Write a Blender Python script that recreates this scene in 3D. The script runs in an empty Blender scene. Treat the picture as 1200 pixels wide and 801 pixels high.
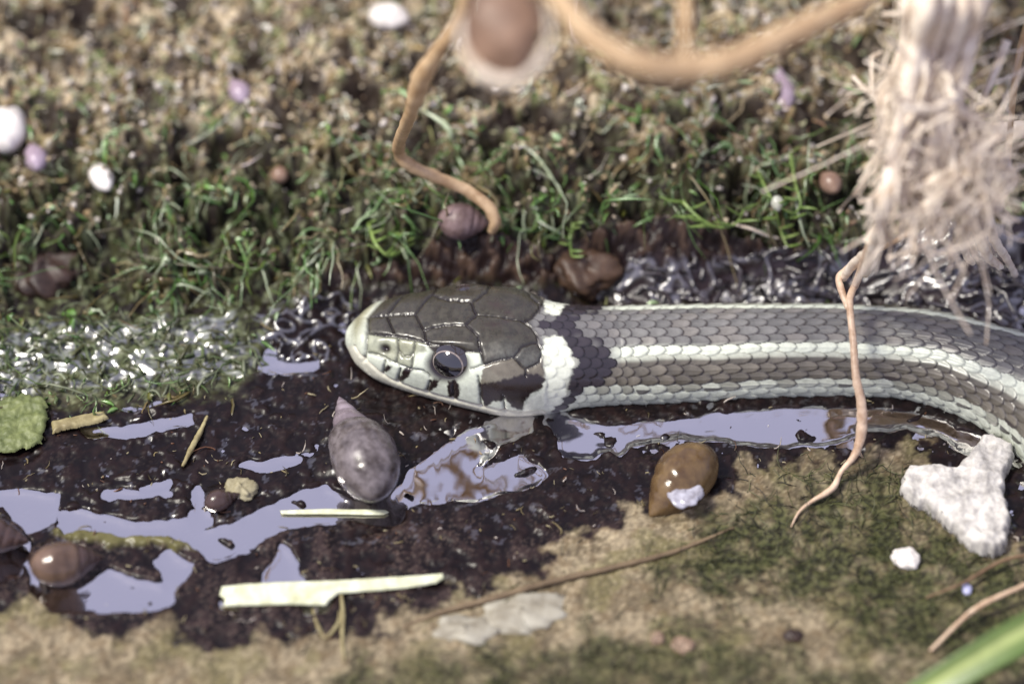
import bpy, math, random
import numpy as np
from mathutils import Vector
rng = np.random.default_rng(7); random.seed(7)
C = bpy.context.scene.collection
scene = bpy.context.scene

# ------------------------------------------------------------------ camera, sky, sun, exposure
MM = 0.001                                   # all lengths below are written in millimetres
ELEV = math.radians(50.0); DIST = 500.0
CAM = np.array([0.0, -DIST*math.cos(ELEV), DIST*math.sin(ELEV)])
FWD = np.array([0.0, math.cos(ELEV), -math.sin(ELEV)])
UPV = np.array([0.0, math.sin(ELEV), math.cos(ELEV)])
cd = bpy.data.cameras.new('camera'); cam = bpy.data.objects.new('camera', cd); C.objects.link(cam)
cam.location = CAM*MM; cam.rotation_euler = (math.pi/2-ELEV, 0, 0)
cd.sensor_width = 36; cd.lens = 150; cd.clip_start = 0.01; cd.clip_end = 100
cd.dof.use_dof = True; cd.dof.focus_distance = 0.489; cd.dof.aperture_fstop = 7.8
scene.camera = cam

SUN_EL, SUN_AZ = 60.0, 258.0                  # azimuth measured from +Y clockwise: light comes from the left
world = bpy.data.worlds.new('World'); scene.world = world; world.use_nodes = True
wn = world.node_tree; bg = wn.nodes['Background']
sky = wn.nodes.new('ShaderNodeTexSky'); sky.sky_type = 'NISHITA'; sky.sun_disc = False
sky.sun_elevation = math.radians(SUN_EL); sky.sun_rotation = math.radians(SUN_AZ)
sky.dust_density = 3.0; sky.air_density = 1.0
mx = wn.nodes.new('ShaderNodeMix'); mx.data_type = 'RGBA'; mx.inputs[0].default_value = 0.72   # thin bright cloud over the blue
mx.inputs[7].default_value = (10.4, 10.3, 14.4, 1)
wn.links.new(sky.outputs[0], mx.inputs[6]); wn.links.new(mx.outputs[2], bg.inputs[0]); bg.inputs[1].default_value = 0.06
sl = bpy.data.lights.new('sun', 'SUN'); sl.energy = 3.9; sl.angle = math.radians(14); sl.color = (1.0, 0.95, 0.84)
sun = bpy.data.objects.new('sun', sl); C.objects.link(sun); sun.location = (-0.3, -0.3, 1)
_el, _az = math.radians(SUN_EL), math.radians(SUN_AZ)
sdir = Vector((math.sin(_az)*math.cos(_el), math.cos(_az)*math.cos(_el), math.sin(_el)))
sun.rotation_euler = sdir.to_track_quat('Z', 'Y').to_euler()
vs = scene.view_settings; vs.view_transform = 'Standard'; vs.look = 'None'; vs.gamma = 1.0; vs.exposure = 0.36

# ------------------------------------------------------------------ helpers
def project(p):
    q = np.asarray(p) - CAM; d = q@FWD
    return 600+5000*q[..., 0]/d, 400.5-5000*(q@UPV)/d, d
def ray(u, v):
    return FWD + np.array([1.0, 0, 0])*(u-600)/5000 + UPV*(400.5-v)/5000
def at(u, v, z=0.0):                          # point of height z seen at a picture position
    r = ray(u, v); return CAM + r*((z-CAM[2])/r[2])
def atd(u, v, near):                          # point `near` mm in front of the frame centre's plane
    return CAM + ray(u, v)*(DIST-near)
def lin(r, g, b, k=1.0):
    f = lambda c: (c/255/12.92 if c/255 <= .04045 else ((c/255+.055)/1.055)**2.4)*k
    return np.array([f(r), f(g), f(b)])
def smooth(a, b, x):
    t = np.clip((x-a)/(b-a), 0, 1); return t*t*(3-2*t)
_perm = rng.permutation(512); _perm = np.concatenate([_perm, _perm, _perm])
def hash01(*k):
    h = np.zeros_like(np.asarray(k[0]), dtype=np.int64)
    for i, a in enumerate(k): h = _perm[(h + np.asarray(a).astype(np.int64)*(17+31*i)) % 512]
    return h/511.0
def perlin(x, y):
    xi = np.floor(x).astype(np.int64); yi = np.floor(y).astype(np.int64); xf = x-xi; yf = y-yi
    u = xf**3*(xf*(xf*6-15)+10); w = yf**3*(yf*(yf*6-15)+10)
    def g(ix, iy, dx, dy):
        a = _perm[_perm[ix % 512]+(iy % 512)]*(2*math.pi/512); return np.cos(a)*dx+np.sin(a)*dy
    a = g(xi, yi, xf, yf); b = g(xi+1, yi, xf-1, yf); c = g(xi, yi+1, xf, yf-1); d = g(xi+1, yi+1, xf-1, yf-1)
    return (a+(b-a)*u + ((c+(d-c)*u)-(a+(b-a)*u))*w)*1.5
def fbm(x, y, o=4, gain=.5):
    s = 0; a = 1.0
    for k in range(o): s = s+a*perlin(x*2**k+13.7*k, y*2**k-7.1*k); a *= gain
    return s
def sdf(poly, x, y):                          # signed distance to a polygon, positive inside
    P = np.array(poly, float); d2 = np.full(x.shape, 1e18); ins = np.zeros(x.shape, bool)
    for (ax, ay), (bx, by) in zip(P, np.roll(P, -1, 0)):
        ex, ey = bx-ax, by-ay; wx, wy = x-ax, y-ay
        t = np.clip((wx*ex+wy*ey)/(ex*ex+ey*ey+1e-12), 0, 1)
        d2 = np.minimum(d2, (wx-ex*t)**2+(wy-ey*t)**2)
        c = ((ay > y) != (by > y)) & (x < (bx-ax)*(y-ay)/(by-ay+1e-12)+ax); ins ^= c
    return np.where(ins, 1, -1)*np.sqrt(d2)
def pdist(line, x, y):                        # distance to a polyline
    P = np.array(line, float); d2 = np.full(x.shape, 1e18)
    for (ax, ay), (bx, by) in zip(P[:-1], P[1:]):
        ex, ey = bx-ax, by-ay; wx, wy = x-ax, y-ay
        t = np.clip((wx*ex+wy*ey)/(ex*ex+ey*ey+1e-12), 0, 1)
        d2 = np.minimum(d2, (wx-ex*t)**2+(wy-ey*t)**2)
    return np.sqrt(d2)
def mesh(name, V, F, m, parent=None, col=None, rough=None, smooth_shade=True, loc=None):
    V = np.asarray(V, float).reshape(-1, 3)
    if loc is not None: V = V-np.asarray(loc)
    me = bpy.data.meshes.new(name); F = np.asarray(F)
    if F.dtype == object or F.ndim == 1:
        me.from_pydata((V*MM).tolist(), [], [list(map(int, f)) for f in F])
    else:
        n, k = F.shape
        me.vertices.add(len(V)); me.vertices.foreach_set('co', (V*MM).astype(np.float32).ravel())
        me.loops.add(n*k); me.loops.foreach_set('vertex_index', F.astype(np.int32).ravel())
        me.polygons.add(n); me.polygons.foreach_set('loop_start', np.arange(0, n*k, k, dtype=np.int32))
        me.polygons.foreach_set('loop_total', np.full(n, k, dtype=np.int32)); me.update(calc_edges=True)
    if smooth_shade: me.polygons.foreach_set('use_smooth', np.ones(len(me.polygons), bool))
    if col is not None:
        a = me.attributes.new('col', 'FLOAT_COLOR', 'POINT')
        a.data.foreach_set('color', np.concatenate([col, np.ones((len(V), 1))], 1).astype(np.float32).ravel())
    if rough is not None:
        a = me.attributes.new('rough', 'FLOAT', 'POINT'); a.data.foreach_set('value', rough.astype(np.float32))
    me.materials.append(m); me.update()
    o = bpy.data.objects.new(name, me); C.objects.link(o)
    if loc is not None: o.location = np.asarray(loc)*MM
    if parent: o.parent = parent
    return o
def empty(name, loc):
    o = bpy.data.objects.new(name, None); C.objects.link(o); o.location = np.asarray(loc)*MM
    o.empty_display_size = 0.002; return o
def tag(o, label, cat=None, group=None, kind=None):
    o['label'] = label
    if cat: o['category'] = cat
    if group: o['group'] = group
    if kind: o['kind'] = kind
    return o
def part(name, V, F, m, parent, **k):         # parts are written in scene millimetres, relative to the parent's place
    V = np.asarray(V, float).reshape(-1, 3)-np.array(parent.location)/MM
    return mesh(name, V, F, m, parent, **k)
def grid_faces(nr, nc, wrap=False):
    i = np.arange(nr-1)[:, None]; j = np.arange(nc if wrap else nc-1)[None, :]; j2 = (j+1) % nc
    return np.stack([i*nc+j, i*nc+j2, (i+1)*nc+j2, (i+1)*nc+j], -1).reshape(-1, 4)
def spline(P, n):
    P = np.asarray(P, float); m = len(P); Q = np.vstack([2*P[0]-P[1], P, 2*P[-1]-P[-2]])
    t = np.linspace(0, m-1-1e-9, n); i = t.astype(int); f = (t-i)[:, None]
    a, b, c, d = Q[i], Q[i+1], Q[i+2], Q[i+3]
    return .5*(2*b+(c-a)*f+(2*a-5*b+4*c-d)*f*f+(3*b-a-3*c+d)*f**3)
def tube(P, R, sides=10, n=None, wob=0.0, flat=1.0, seed=0):
    P = np.asarray(P, float); R = np.asarray(R, float)
    if R.ndim == 0: R = np.full(len(P), float(R))
    if n: PR = spline(np.column_stack([P, R]), n); P, R = PR[:, :3], np.maximum(PR[:, 3], .01)
    r2 = np.random.default_rng(seed); n = len(P)
    T = np.gradient(P, axis=0); T /= np.linalg.norm(T, axis=1)[:, None]+1e-9
    N = np.zeros_like(T); v = np.array([.3, .2, 1.0])
    for k in range(n):
        v = v-T[k]*(v@T[k]); v /= np.linalg.norm(v)+1e-9; N[k] = v
    B = np.cross(T, N); a = np.linspace(0, 2*math.pi, sides, endpoint=False)
    rr = R[:, None]*np.ones((1, sides))
    if wob:
        ph = r2.uniform(0, 50)
        s = np.cumsum(np.linalg.norm(np.diff(P, axis=0, prepend=P[:1]), axis=1))[:, None]/(R.mean()*2.2)
        rr = rr*(1+wob*(perlin(s+ph, 2*np.cos(a)[None]+ph)+.7*perlin(s*2.3+ph, 3*np.sin(a)[None]+9)))
    V = P[:, None]+(N[:, None]*np.cos(a)[None, :, None]*flat+B[:, None]*np.sin(a)[None, :, None])*rr[..., None]
    V = V.reshape(-1, 3); F = grid_faces(n, sides, True)
    V = np.vstack([V, P[:1], P[-1:]]); j = np.arange(sides); k2 = (j+1) % sides
    cap = np.vstack([np.column_stack([np.full(sides, len(V)-2), k2, j, j]), np.column_stack([np.full(sides, len(V)-1), (n-1)*sides+j, (n-1)*sides+k2, (n-1)*sides+k2])])
    return V, [list(f) for f in F]+[list(f[:3]) for f in cap]
def join(parts):
    V = []; F = []; o = 0
    for v, f in parts:
        V.append(np.asarray(v)); F += [[i+o for i in q] for q in f]; o += len(v)
    return np.vstack(V), np.array(F, dtype=object) if len({len(q) for q in F}) > 1 else np.array(F)
def many_tubes(P, R, sides=3):                # P (n,k,3), R (n,k): thousands of thin strands as one mesh
    n, k, _ = P.shape
    T = np.gradient(P, axis=1); T /= np.linalg.norm(T, axis=2)[..., None]+1e-9
    ref = np.where(np.abs(T[..., 2:3]) < .8, np.array([0, 0, 1.0]), np.array([1.0, 0, 0]))
    N = np.cross(T, ref); N /= np.linalg.norm(N, axis=2)[..., None]+1e-9; B = np.cross(T, N)
    a = np.linspace(0, 2*math.pi, sides, endpoint=False)
    V = P[:, :, None]+(N[:, :, None]*np.cos(a)[:, None]+B[:, :, None]*np.sin(a)[:, None])*R[:, :, None, None]
    F = grid_faces(k, sides, True)[None]+(np.arange(n)*k*sides)[:, None, None]
    return V.reshape(-1, 3), F.reshape(-1, 4)

def material(name, c1=None, c2=None, scale=1.0, rough=.5, bump=0.0, bscale=1.0, bdist=.1, attr=False, var=.25, spec=.5, rvar=0.0, wave=None, sss=0.0, detail=5, wet=0.0):
    """scale / bscale = size of a noise feature in mm"""
    m = bpy.data.materials.new(name); m.use_nodes = True; nt = m.node_tree; N = nt.nodes; L = nt.links
    b = N['Principled BSDF']; tc = N.new('ShaderNodeTexCoord')
    nz = N.new('ShaderNodeTexNoise'); nz.inputs['Scale'].default_value = 1000.0/scale/2; nz.inputs['Detail'].default_value = detail
    nz.inputs['Roughness'].default_value = .65; L.new(tc.outputs['Object'], nz.inputs['Vector'])
    if attr:
        at_ = N.new('ShaderNodeAttribute'); at_.attribute_name = 'col'
        mp = N.new('ShaderNodeMapRange'); mp.inputs[1].default_value = .3; mp.inputs[2].default_value = .7
        mp.inputs[3].default_value = 1-var; mp.inputs[4].default_value = 1+var; L.new(nz.outputs[0], mp.inputs[0])
        vm = N.new('ShaderNodeVectorMath'); vm.operation = 'SCALE'; L.new(at_.outputs['Color'], vm.inputs[0]); L.new(mp.outputs[0], vm.inputs['Scale'])
        L.new(vm.outputs[0], b.inputs['Base Color'])
        ar = N.new('ShaderNodeAttribute'); ar.attribute_name = 'rough'; L.new(ar.outputs['Fac'], b.inputs['Roughness'])
        if wet:                                  # smooth surfaces carry a film of bright water
            mw_ = N.new('ShaderNodeMapRange'); mw_.inputs[1].default_value = .32; mw_.inputs[2].default_value = .12
            mw_.inputs[3].default_value = 0; mw_.inputs[4].default_value = wet; L.new(ar.outputs['Fac'], mw_.inputs[0]); L.new(mw_.outputs[0], b.inputs['Coat Weight'])
            b.inputs['Coat IOR'].default_value = 3.4; b.inputs['Coat Roughness'].default_value = .3
    else:
        cr = N.new('ShaderNodeValToRGB'); cr.color_ramp.elements[0].position = .32; cr.color_ramp.elements[1].position = .68
        cr.color_ramp.elements[0].color = (*c1, 1); cr.color_ramp.elements[1].color = (*c2, 1)
        L.new(nz.outputs[0], cr.inputs[0]); L.new(cr.outputs[0], b.inputs['Base Color'])
        b.inputs['Roughness'].default_value = rough
        if rvar:
            mr = N.new('ShaderNodeMapRange'); mr.inputs[1].default_value = .3; mr.inputs[2].default_value = .7
            mr.inputs[3].default_value = max(.03, rough-rvar); mr.inputs[4].default_value = rough+rvar
            L.new(nz.outputs[0], mr.inputs[0]); L.new(mr.outputs[0], b.inputs['Roughness'])
    b.inputs['Specular IOR Level'].default_value = spec
    if sss: b.inputs['Subsurface Weight'].default_value = sss; b.inputs['Subsurface Radius'].default_value = (.001, .0006, .0003); b.inputs['Subsurface Scale'].default_value = .5
    if bump:
        n2 = N.new('ShaderNodeTexNoise'); n2.inputs['Scale'].default_value = 1000.0/bscale/2; n2.inputs['Detail'].default_value = 4
        if wave: 
            mpg = N.new('ShaderNodeMapping'); mpg.inputs['Scale'].default_value = wave; L.new(tc.outputs['Object'], mpg.inputs[0]); L.new(mpg.outputs[0], n2.inputs['Vector'])
        else: L.new(tc.outputs['Object'], n2.inputs['Vector'])
        bp = N.new('ShaderNodeBump'); bp.inputs['Strength'].default_value = bump; bp.inputs['Distance'].default_value = bdist*MM
        L.new(n2.outputs[0], bp.inputs['Height']); L.new(bp.outputs[0], b.inputs['Normal'])
    return m

# ------------------------------------------------------------------ the ground: pond margin and mossy bank
ctrl = []
for u in (-500, -200, 50, 250):
    ctrl += [(u, -40, 12.5), (u, 40, 11), (u, 120, 9.5), (u, 200, 7.8), (u, 270, 5.8), (u, 330, 3.4), (u, 375, 1.6), (u, 420, .8), (u, 465, .3), (u, 520, .1)]
for u in (430, 560):
    ctrl += [(u, -40, 13), (u, 40, 11.5), (u, 120, 10.3), (u, 200, 9), (u, 260, 7.3), (u, 310, 4.0), (u, 335, 1.2), (u, 355, .3), (u, 420, .1), (u, 500, .05)]
for u in (700, 850, 1000, 1200, 1400, 1700):
    s = 0 if u < 1150 else 6
    ctrl += [(u, -40, 14), (u, 40, 12.8), (u, 120, 11.5), (u, 200, 10.2), (u, 255, 8.8), (u, 285+s, 5.6), (u, 315+s, 1.6), (u, 350+s, .5), (u, 390, .2), (u, 450, 0), (u, 520, 0)]
for u in range(-500, 1701, 200):
    for v in (580, 660, 740, 830, 930): ctrl.append((u, v, .15))
CP = np.array([at(*c) for c in ctrl])
def tps_fit(X, z, lam=.5):
    n = len(X); d = np.linalg.norm(X[:, None]-X[None], axis=2)+1e-9; K = d*d*np.log(d)+lam*np.eye(n)*10
    Pm = np.column_stack([np.ones(n), X]); A = np.zeros((n+3, n+3)); A[:n, :n] = K; A[:n, n:] = Pm; A[n:, :n] = Pm.T
    return np.linalg.solve(A, np.concatenate([z, np.zeros(3)]))
TW = tps_fit(CP[:, :2], CP[:, 2])
def base_height(x, y):
    shp = x.shape; xx = np.clip(x.ravel(), -95, 95); yy = np.clip(y.ravel(), -66, 48); out = np.zeros(xx.shape)
    for s in range(0, len(xx), 40000):
        q = slice(s, s+40000); d2 = (xx[q, None]-CP[None, :, 0])**2+(yy[q, None]-CP[None, :, 1])**2+1e-12
        out[q] = (.5*d2*np.log(d2))@TW[:-3]+TW[-3]+TW[-2]*xx[q]+TW[-1]*yy[q]
    out = np.maximum(out.reshape(shp), .02)
    return out + smooth(46, 90, y)*26 + smooth(90, 900, y)*60

PUD = [
 [(-60,574),(0,578),(20,577),(70,582),(66,600),(58,610),(34,624),(20,610),(5,592),(-60,588)],
 [(-60,655),(0,650),(18,640),(33,635),(30,650),(20,672),(8,680),(0,684),(-60,690)],
 [(27,652),(34,665),(43,697),(59,713),(90,717),(135,715),(180,714),(200,706),(207,686),(225,661),(198,647),(182,659),(196,679),(194,688),(149,679),(126,670),(113,679),(90,692),(68,692),(40,679)],
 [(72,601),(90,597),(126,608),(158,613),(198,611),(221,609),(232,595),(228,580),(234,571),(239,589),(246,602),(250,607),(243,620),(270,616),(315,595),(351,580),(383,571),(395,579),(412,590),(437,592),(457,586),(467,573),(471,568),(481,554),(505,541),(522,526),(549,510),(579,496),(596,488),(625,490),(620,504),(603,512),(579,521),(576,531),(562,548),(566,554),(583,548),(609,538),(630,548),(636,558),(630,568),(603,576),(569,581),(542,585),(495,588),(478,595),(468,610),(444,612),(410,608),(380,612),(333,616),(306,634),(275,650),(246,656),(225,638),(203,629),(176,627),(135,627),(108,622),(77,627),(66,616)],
 [(640,478),(645,497),(655,510),(658,528),(663,536),(698,536),(705,526),(717,525),(729,532),(738,525),(768,517),(803,513),(838,514),(873,520),(920,523),(967,520),(1012,505),(1062,501),(1112,515),(1130,529),(1143,532),(1150,519),(1120,505),(1085,492),(1040,486),(960,481),(900,484),(850,488),(780,497),(733,503),(691,501),(668,493),(652,482)],  # mud strip left along the snake stands in for its dark reflection
 [(331,641),(340,645),(356,682),(311,682),(320,661)], [(349,705),(388,705),(380,714),(362,716)], [(260,705),(275,705),(274,713),(262,712)],
 [(165,572),(180,568),(198,566),(192,574),(170,578)], [(283,547),(305,542),(335,537),(352,540),(330,548),(300,552)], [(120,580),(150,575),(200,579),(170,583)],
 [(296,402),(320,400),(325,425),(345,428),(370,424),(372,431),(340,438),(300,434)], [(120,474),(165,468),(190,473),(150,480)], [(95,505),(150,502),(222,488),(225,494),(180,508),(110,512)],
]
Z_MUDTOP = [(300,430),(318,375),(360,345),(420,338),(560,332),(660,338),(700,362),(1100,365),(1240,400),(1500,600),(1500,9000),(-500,9000),(-500,470),(0,485),(60,480),(150,478),(280,462)]
Z_WALL = [(330,380),(380,310),(470,300),(520,268),(600,262),(640,290),(690,262),(780,246),(840,262),(960,288),(1040,275),(1140,255),(1500,250),(1500,400),(1150,330),(700,350),(500,345),(400,345)]
Z_SQ = [(655,338),(740,296),(850,303),(900,290),(960,292),(1050,270),(1100,250),(1500,255),(1500,440),(1210,400),(1060,364),(700,360)]
Z_WET = [(-500,378),(0,385),(60,372),(160,372),(280,360),(300,425),(285,450),(150,458),(60,462),(0,470),(-500,490)]
Z_SILT = [(-500,738),(0,716),(40,712),(62,728),(110,738),(205,740),(260,764),(330,748),(400,752),(440,745),(470,728),(520,704),(620,668),(670,622),(740,598),(800,600),(880,562),(930,538),(1000,530),(1050,522),(1095,528),(1075,556),(1200,640),(1500,690),(1500,9000),(-500,9000)]
Z_ALG = [(790,650),(840,612),(900,585),(930,552),(1020,545),(1080,590),(1150,650),(1260,630),(1500,650),(1500,900),(1150,830),(1060,790),(1010,745),(960,712),(900,700),(850,715),(808,705)]
Z_ALG2 = [(380,785),(480,768),(560,755),(640,758),(720,752),(800,735),(900,765),(1040,790),(1080,850),(380,850)]
Z_WEED = [(60,624),(90,622),(170,628),(205,632),(240,648),(196,644),(130,640),(75,634)]
SHELLRING = [(425, 530, 46, 62), (75, 663, 44, 32), (8, 630, 30, 26), (262, 588, 26, 18)]

def axis_coords(lo, hi, step, far):
    c = np.arange(lo, hi+step/2, step); d = step; a, b = [], []
    p = hi; q = lo
    while p < far: d *= 1.16; p += d; a.append(p); q -= d; b.append(q)
    return np.concatenate([b[::-1], c, a])
GX = axis_coords(-66, 66, .21, 4000); GY = axis_coords(-60, 50, .21, 4000)
gx, gy = np.meshgrid(GX, GY)
gz = base_height(gx, gy)
gp = np.stack([gx, gy, gz], -1)
gu, gv, gd = project(gp)
far_ = (gd < 100) | (gy < -120); gu = np.where(far_, 600+gx*10, gu); gv = np.where(far_, 1000-gy, gv); gu = np.clip(gu, -450, 1450)
wob1 = fbm(gx/1.3, gy/1.3, 3)
wu, wv = gu+7*fbm(gx/2.6, gy/2.6, 3)+2*wob1, gv+6*fbm(gx/2.6+40, gy/2.6, 3)+2*wob1
m_mud = smooth(-10, 10, sdf(Z_MUDTOP, wu, wv)); m_wall = smooth(-10, 12, sdf(Z_WALL, wu, wv))*(1-m_mud)
m_sq = smooth(-8, 12, sdf(Z_SQ, wu, wv)); m_wet = smooth(-14, 14, sdf(Z_WET, wu, wv))
sl_u, sl_v = gu+34*fbm(gx/6, gy/6, 5, .6), gv+26*fbm(gx/6+9, gy/6+4, 5, .6)
m_silt = smooth(-7, 9, sdf(Z_SILT, sl_u, sl_v))
m_alg = np.maximum(smooth(-26, 30, sdf(Z_ALG, sl_u, sl_v)), .8*smooth(-16, 18, sdf(Z_ALG2, sl_u, sl_v)))*(.55+.45*smooth(-.4, .15, fbm(gx/3.1, gy/3.1+70, 4)))
m_weed = smooth(-3, 4, sdf(Z_WEED, wu, wv))
m_moss = np.clip((1-m_mud)*(1-m_wall)*(1-m_sq), 0, 1)
pu, pv = gu+4*fbm(gx/3.2+2, gy/3.2, 3, .45), gv+3.2*fbm(gx/3.2+17, gy/3.2, 3, .45)
pud = np.full(gx.shape, -1e9)
near_frame = (np.abs(gx) < 80) & (gy < 25) & (gy > -70)
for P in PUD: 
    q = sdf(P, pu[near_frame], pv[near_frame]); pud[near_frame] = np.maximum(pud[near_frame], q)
n_a = fbm(gx/5, gy/5, 4); n_b = fbm(gx/1.6+5, gy/1.6, 4); n_c = fbm(gx/.8, gy/.8+3, 3)
# relief by zone
zm = .46+.22*n_a+.12*n_b+.035*n_c                                  # dark wet mud just above the water
zm = zm+.22*smooth(-.1, .5, n_b)*smooth(.1, .6, fbm(gx/9+30, gy/9, 2))
zs = .48+.16*n_a+.07*n_b+.03*n_c                                   # pale silt
low = zm*(1-m_silt)+zs*m_silt+m_weed*.5+.3*smooth(0, .8, 1-np.abs(perlin(gx/3.0+1.3*fbm(gx/4.5+3, gy/4.5, 2), gy/1.9+8+.7*fbm(gx/4+50, gy/4, 2)))*2.8)*smooth(-6, 10, sdf([(286,352),(330,345),(420,338),(418,400),(385,440),(330,446),(288,440)], wu, wv))
for (cu, cv, ru, rv) in SHELLRING:
    low = low+.5*np.exp(-(((gu-cu)/ru)**2+((gv-cv)/rv)**2)**3)
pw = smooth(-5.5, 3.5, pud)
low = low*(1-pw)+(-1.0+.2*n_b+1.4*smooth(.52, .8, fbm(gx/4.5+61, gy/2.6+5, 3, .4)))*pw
warp = 1.3*fbm(gx/4.5+3, gy/4.5, 2)
rid = 1-np.abs(perlin(gx/3.0+warp, gy/1.9+8+.7*fbm(gx/4+50, gy/4, 2)))*2.8
rid2 = 1-np.abs(perlin(gx/1.9+warp+21, gy/1.2+4))*2.4
sq = .55*smooth(-.2, .75, rid)+.22*smooth(-.1, .8, rid2)*smooth(.2, .8, rid)+.08*n_a-.3
pit = smooth(.02, .24, fbm(gx/4.2+80, gy/4.2, 3))*(.75+.25*smooth(80, 160, gv))+.9*smooth(.22, .4, fbm(gx/7+15, gy/7+44, 3))*smooth(90, 170, gv)+.9*smooth(.16, .42, fbm(gx/1.6+11, gy/1.6+60, 2))
mo = 1.6*fbm(gx/8+60, gy/8, 3)+(.45+.8*smooth(100, 220, gv))*fbm(gx/2.8, gy/2.8+33, 3, .5)+.16*n_c-(.9+1.5*smooth(90, 230, gv))*np.clip(pit, 0, 1)
up = smooth(.2, 3, gz)
gz2 = gz+m_mud*(low-.15*(1-up)) + m_wall*(1-m_sq)*(.7*n_b+.8*n_a+.3*n_c) + m_sq*(1-m_mud)*sq + m_moss*(1-m_wet)*mo*smooth(.5, 5, gz) + m_wet*(1-m_mud)*(.42*smooth(-.3, .8, 1-np.abs(perlin(gx/3.6+warp*.6, gy/2.0+48))*2.6)+.2*smooth(-.2, .7, rid)+.2*perlin(gx/2, gy/2)-.2)
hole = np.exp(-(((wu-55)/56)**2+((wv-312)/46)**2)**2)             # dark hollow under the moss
gz2 = gz2-2.4*hole*m_moss
mpit = np.zeros(gx.shape)
for (cu, cv, ru, rv, dz) in [(380,225,0,0,0),(60,30,16,20,2.4),(50,340,40,24,2),(170,95,14,8,2),(300,70,22,10,2.2),(365,100,18,14,2),(150,140,18,8,1.6),(430,120,22,26,2),(475,75,22,26,2.4),(740,190,30,22,2),(860,140,30,22,2),(930,80,24,20,2),(975,130,26,34,2.2),(585,165,20,16,2),(560,110,18,16,2),(240,255,26,22,2),(300,240,24,20,2),(400,190,22,20,2),(640,215,40,16,1.8),(1000,200,24,30,2),(880,205,24,20,2),(1180,170,30,40,2),(125,320,26,34,2.4),(215,190,20,24,2),(270,160,26,18,2),(330,215,36,26,2),(95,20,18,22,2.5),(215,10,20,14,2.5),(35,25,26,16,2),(620,130,20,20,2),(640,150,16,22,2),(700,160,40,20,1.8),(520,85,26,18,2),(1030,60,24,26,2)]:
    if ru: mpit = np.maximum(mpit, np.exp(-(((wu-cu)/ru)**2+((wv-cv)/rv)**2)**2))
gz2 = gz2-(1.6+1.0*smooth(60, 200, gv))*mpit*m_moss*(1-m_wet)
gz2 = np.where((m_mud < .5) & (gz > .6), np.maximum(gz2, .35), gz2)     # no water stands on the bank itself
# keep the ground under the snake low
inframe = (np.abs(gx) < 90) & (gy > -75) & (gy < 60)

# colours: what the ground is made of
MUD1, MUD2 = lin(15, 8, 9), lin(28, 17, 16); SILT1, SILT2 = lin(112, 100, 78), lin(148, 135, 110); ALG1, ALG2 = lin(34, 36, 20), lin(74, 76, 46)
SOIL = lin(38, 27, 25); MOSS1, MOSS2, MOSS3 = lin(130, 112, 80), lin(190, 174, 146), lin(128, 130, 92)
def mixc(a, b, t): return a*(1-t[..., None])+b*t[..., None]
one = np.ones(gx.shape+(1,))
speck = smooth(.28, .5, fbm(gx/.42, gy/.42, 2))
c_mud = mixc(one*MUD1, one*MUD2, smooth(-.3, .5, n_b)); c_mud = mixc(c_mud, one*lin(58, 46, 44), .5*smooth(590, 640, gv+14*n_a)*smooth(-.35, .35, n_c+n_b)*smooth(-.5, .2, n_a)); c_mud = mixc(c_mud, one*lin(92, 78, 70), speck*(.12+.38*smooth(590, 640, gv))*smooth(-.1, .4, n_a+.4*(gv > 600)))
c_silt = mixc(one*SILT1, one*SILT2, smooth(-.4, .5, n_a+.5*n_c)); c_silt = mixc(c_silt, one*lin(96, 80, 58), .6*smooth(.1, .5, n_b)); c_silt = mixc(c_silt, one*lin(104, 100, 64), .55*smooth(0, .5, fbm(gx/7+3, gy/7+50, 4))); c_silt = mixc(c_silt, one*lin(196, 180, 150), .22*speck); c_silt = mixc(c_silt, one*lin(62, 50, 40), .35*smooth(.3, .5, fbm(gx/.6+70, gy/.6, 2)))
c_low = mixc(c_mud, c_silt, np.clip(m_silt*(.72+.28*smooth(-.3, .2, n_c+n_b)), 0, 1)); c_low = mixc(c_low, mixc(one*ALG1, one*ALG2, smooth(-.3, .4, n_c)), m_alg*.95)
c_low = mixc(c_low, one*lin(104, 100, 62), m_weed*.8)
c_wall = mixc(one*lin(32, 22, 21), one*lin(74, 58, 48), smooth(-.1, .6, n_b))
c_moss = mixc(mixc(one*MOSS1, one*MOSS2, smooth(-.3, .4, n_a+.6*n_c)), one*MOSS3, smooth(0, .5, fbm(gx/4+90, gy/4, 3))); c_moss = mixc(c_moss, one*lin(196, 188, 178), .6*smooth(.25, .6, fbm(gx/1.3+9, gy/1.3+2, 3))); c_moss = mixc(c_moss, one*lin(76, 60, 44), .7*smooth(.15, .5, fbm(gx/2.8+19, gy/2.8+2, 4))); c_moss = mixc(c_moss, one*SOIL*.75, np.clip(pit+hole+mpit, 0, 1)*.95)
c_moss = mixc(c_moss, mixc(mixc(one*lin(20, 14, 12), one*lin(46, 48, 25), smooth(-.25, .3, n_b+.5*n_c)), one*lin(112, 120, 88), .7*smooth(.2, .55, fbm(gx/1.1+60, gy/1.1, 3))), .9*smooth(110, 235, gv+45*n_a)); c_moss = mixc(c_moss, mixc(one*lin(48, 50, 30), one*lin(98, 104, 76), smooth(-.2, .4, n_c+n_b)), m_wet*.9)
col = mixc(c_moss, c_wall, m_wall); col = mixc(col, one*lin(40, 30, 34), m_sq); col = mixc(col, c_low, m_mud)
m_fold = smooth(-6, 10, sdf([(286,352),(330,345),(420,338),(418,400),(385,440),(330,446),(288,440)], wu, wv))
rgh = .62*one[..., 0]; rgh = rgh*(1-m_wall)+.38*m_wall; rgh = rgh*(1-m_wet)+(.14+.18*smooth(-.05, .3, fbm(gx/2.2+31, gy/1.3, 2)))*m_wet; rgh = rgh*(1-m_sq)+(.31-.14*smooth(-.2, .15, sq))*m_sq
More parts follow.
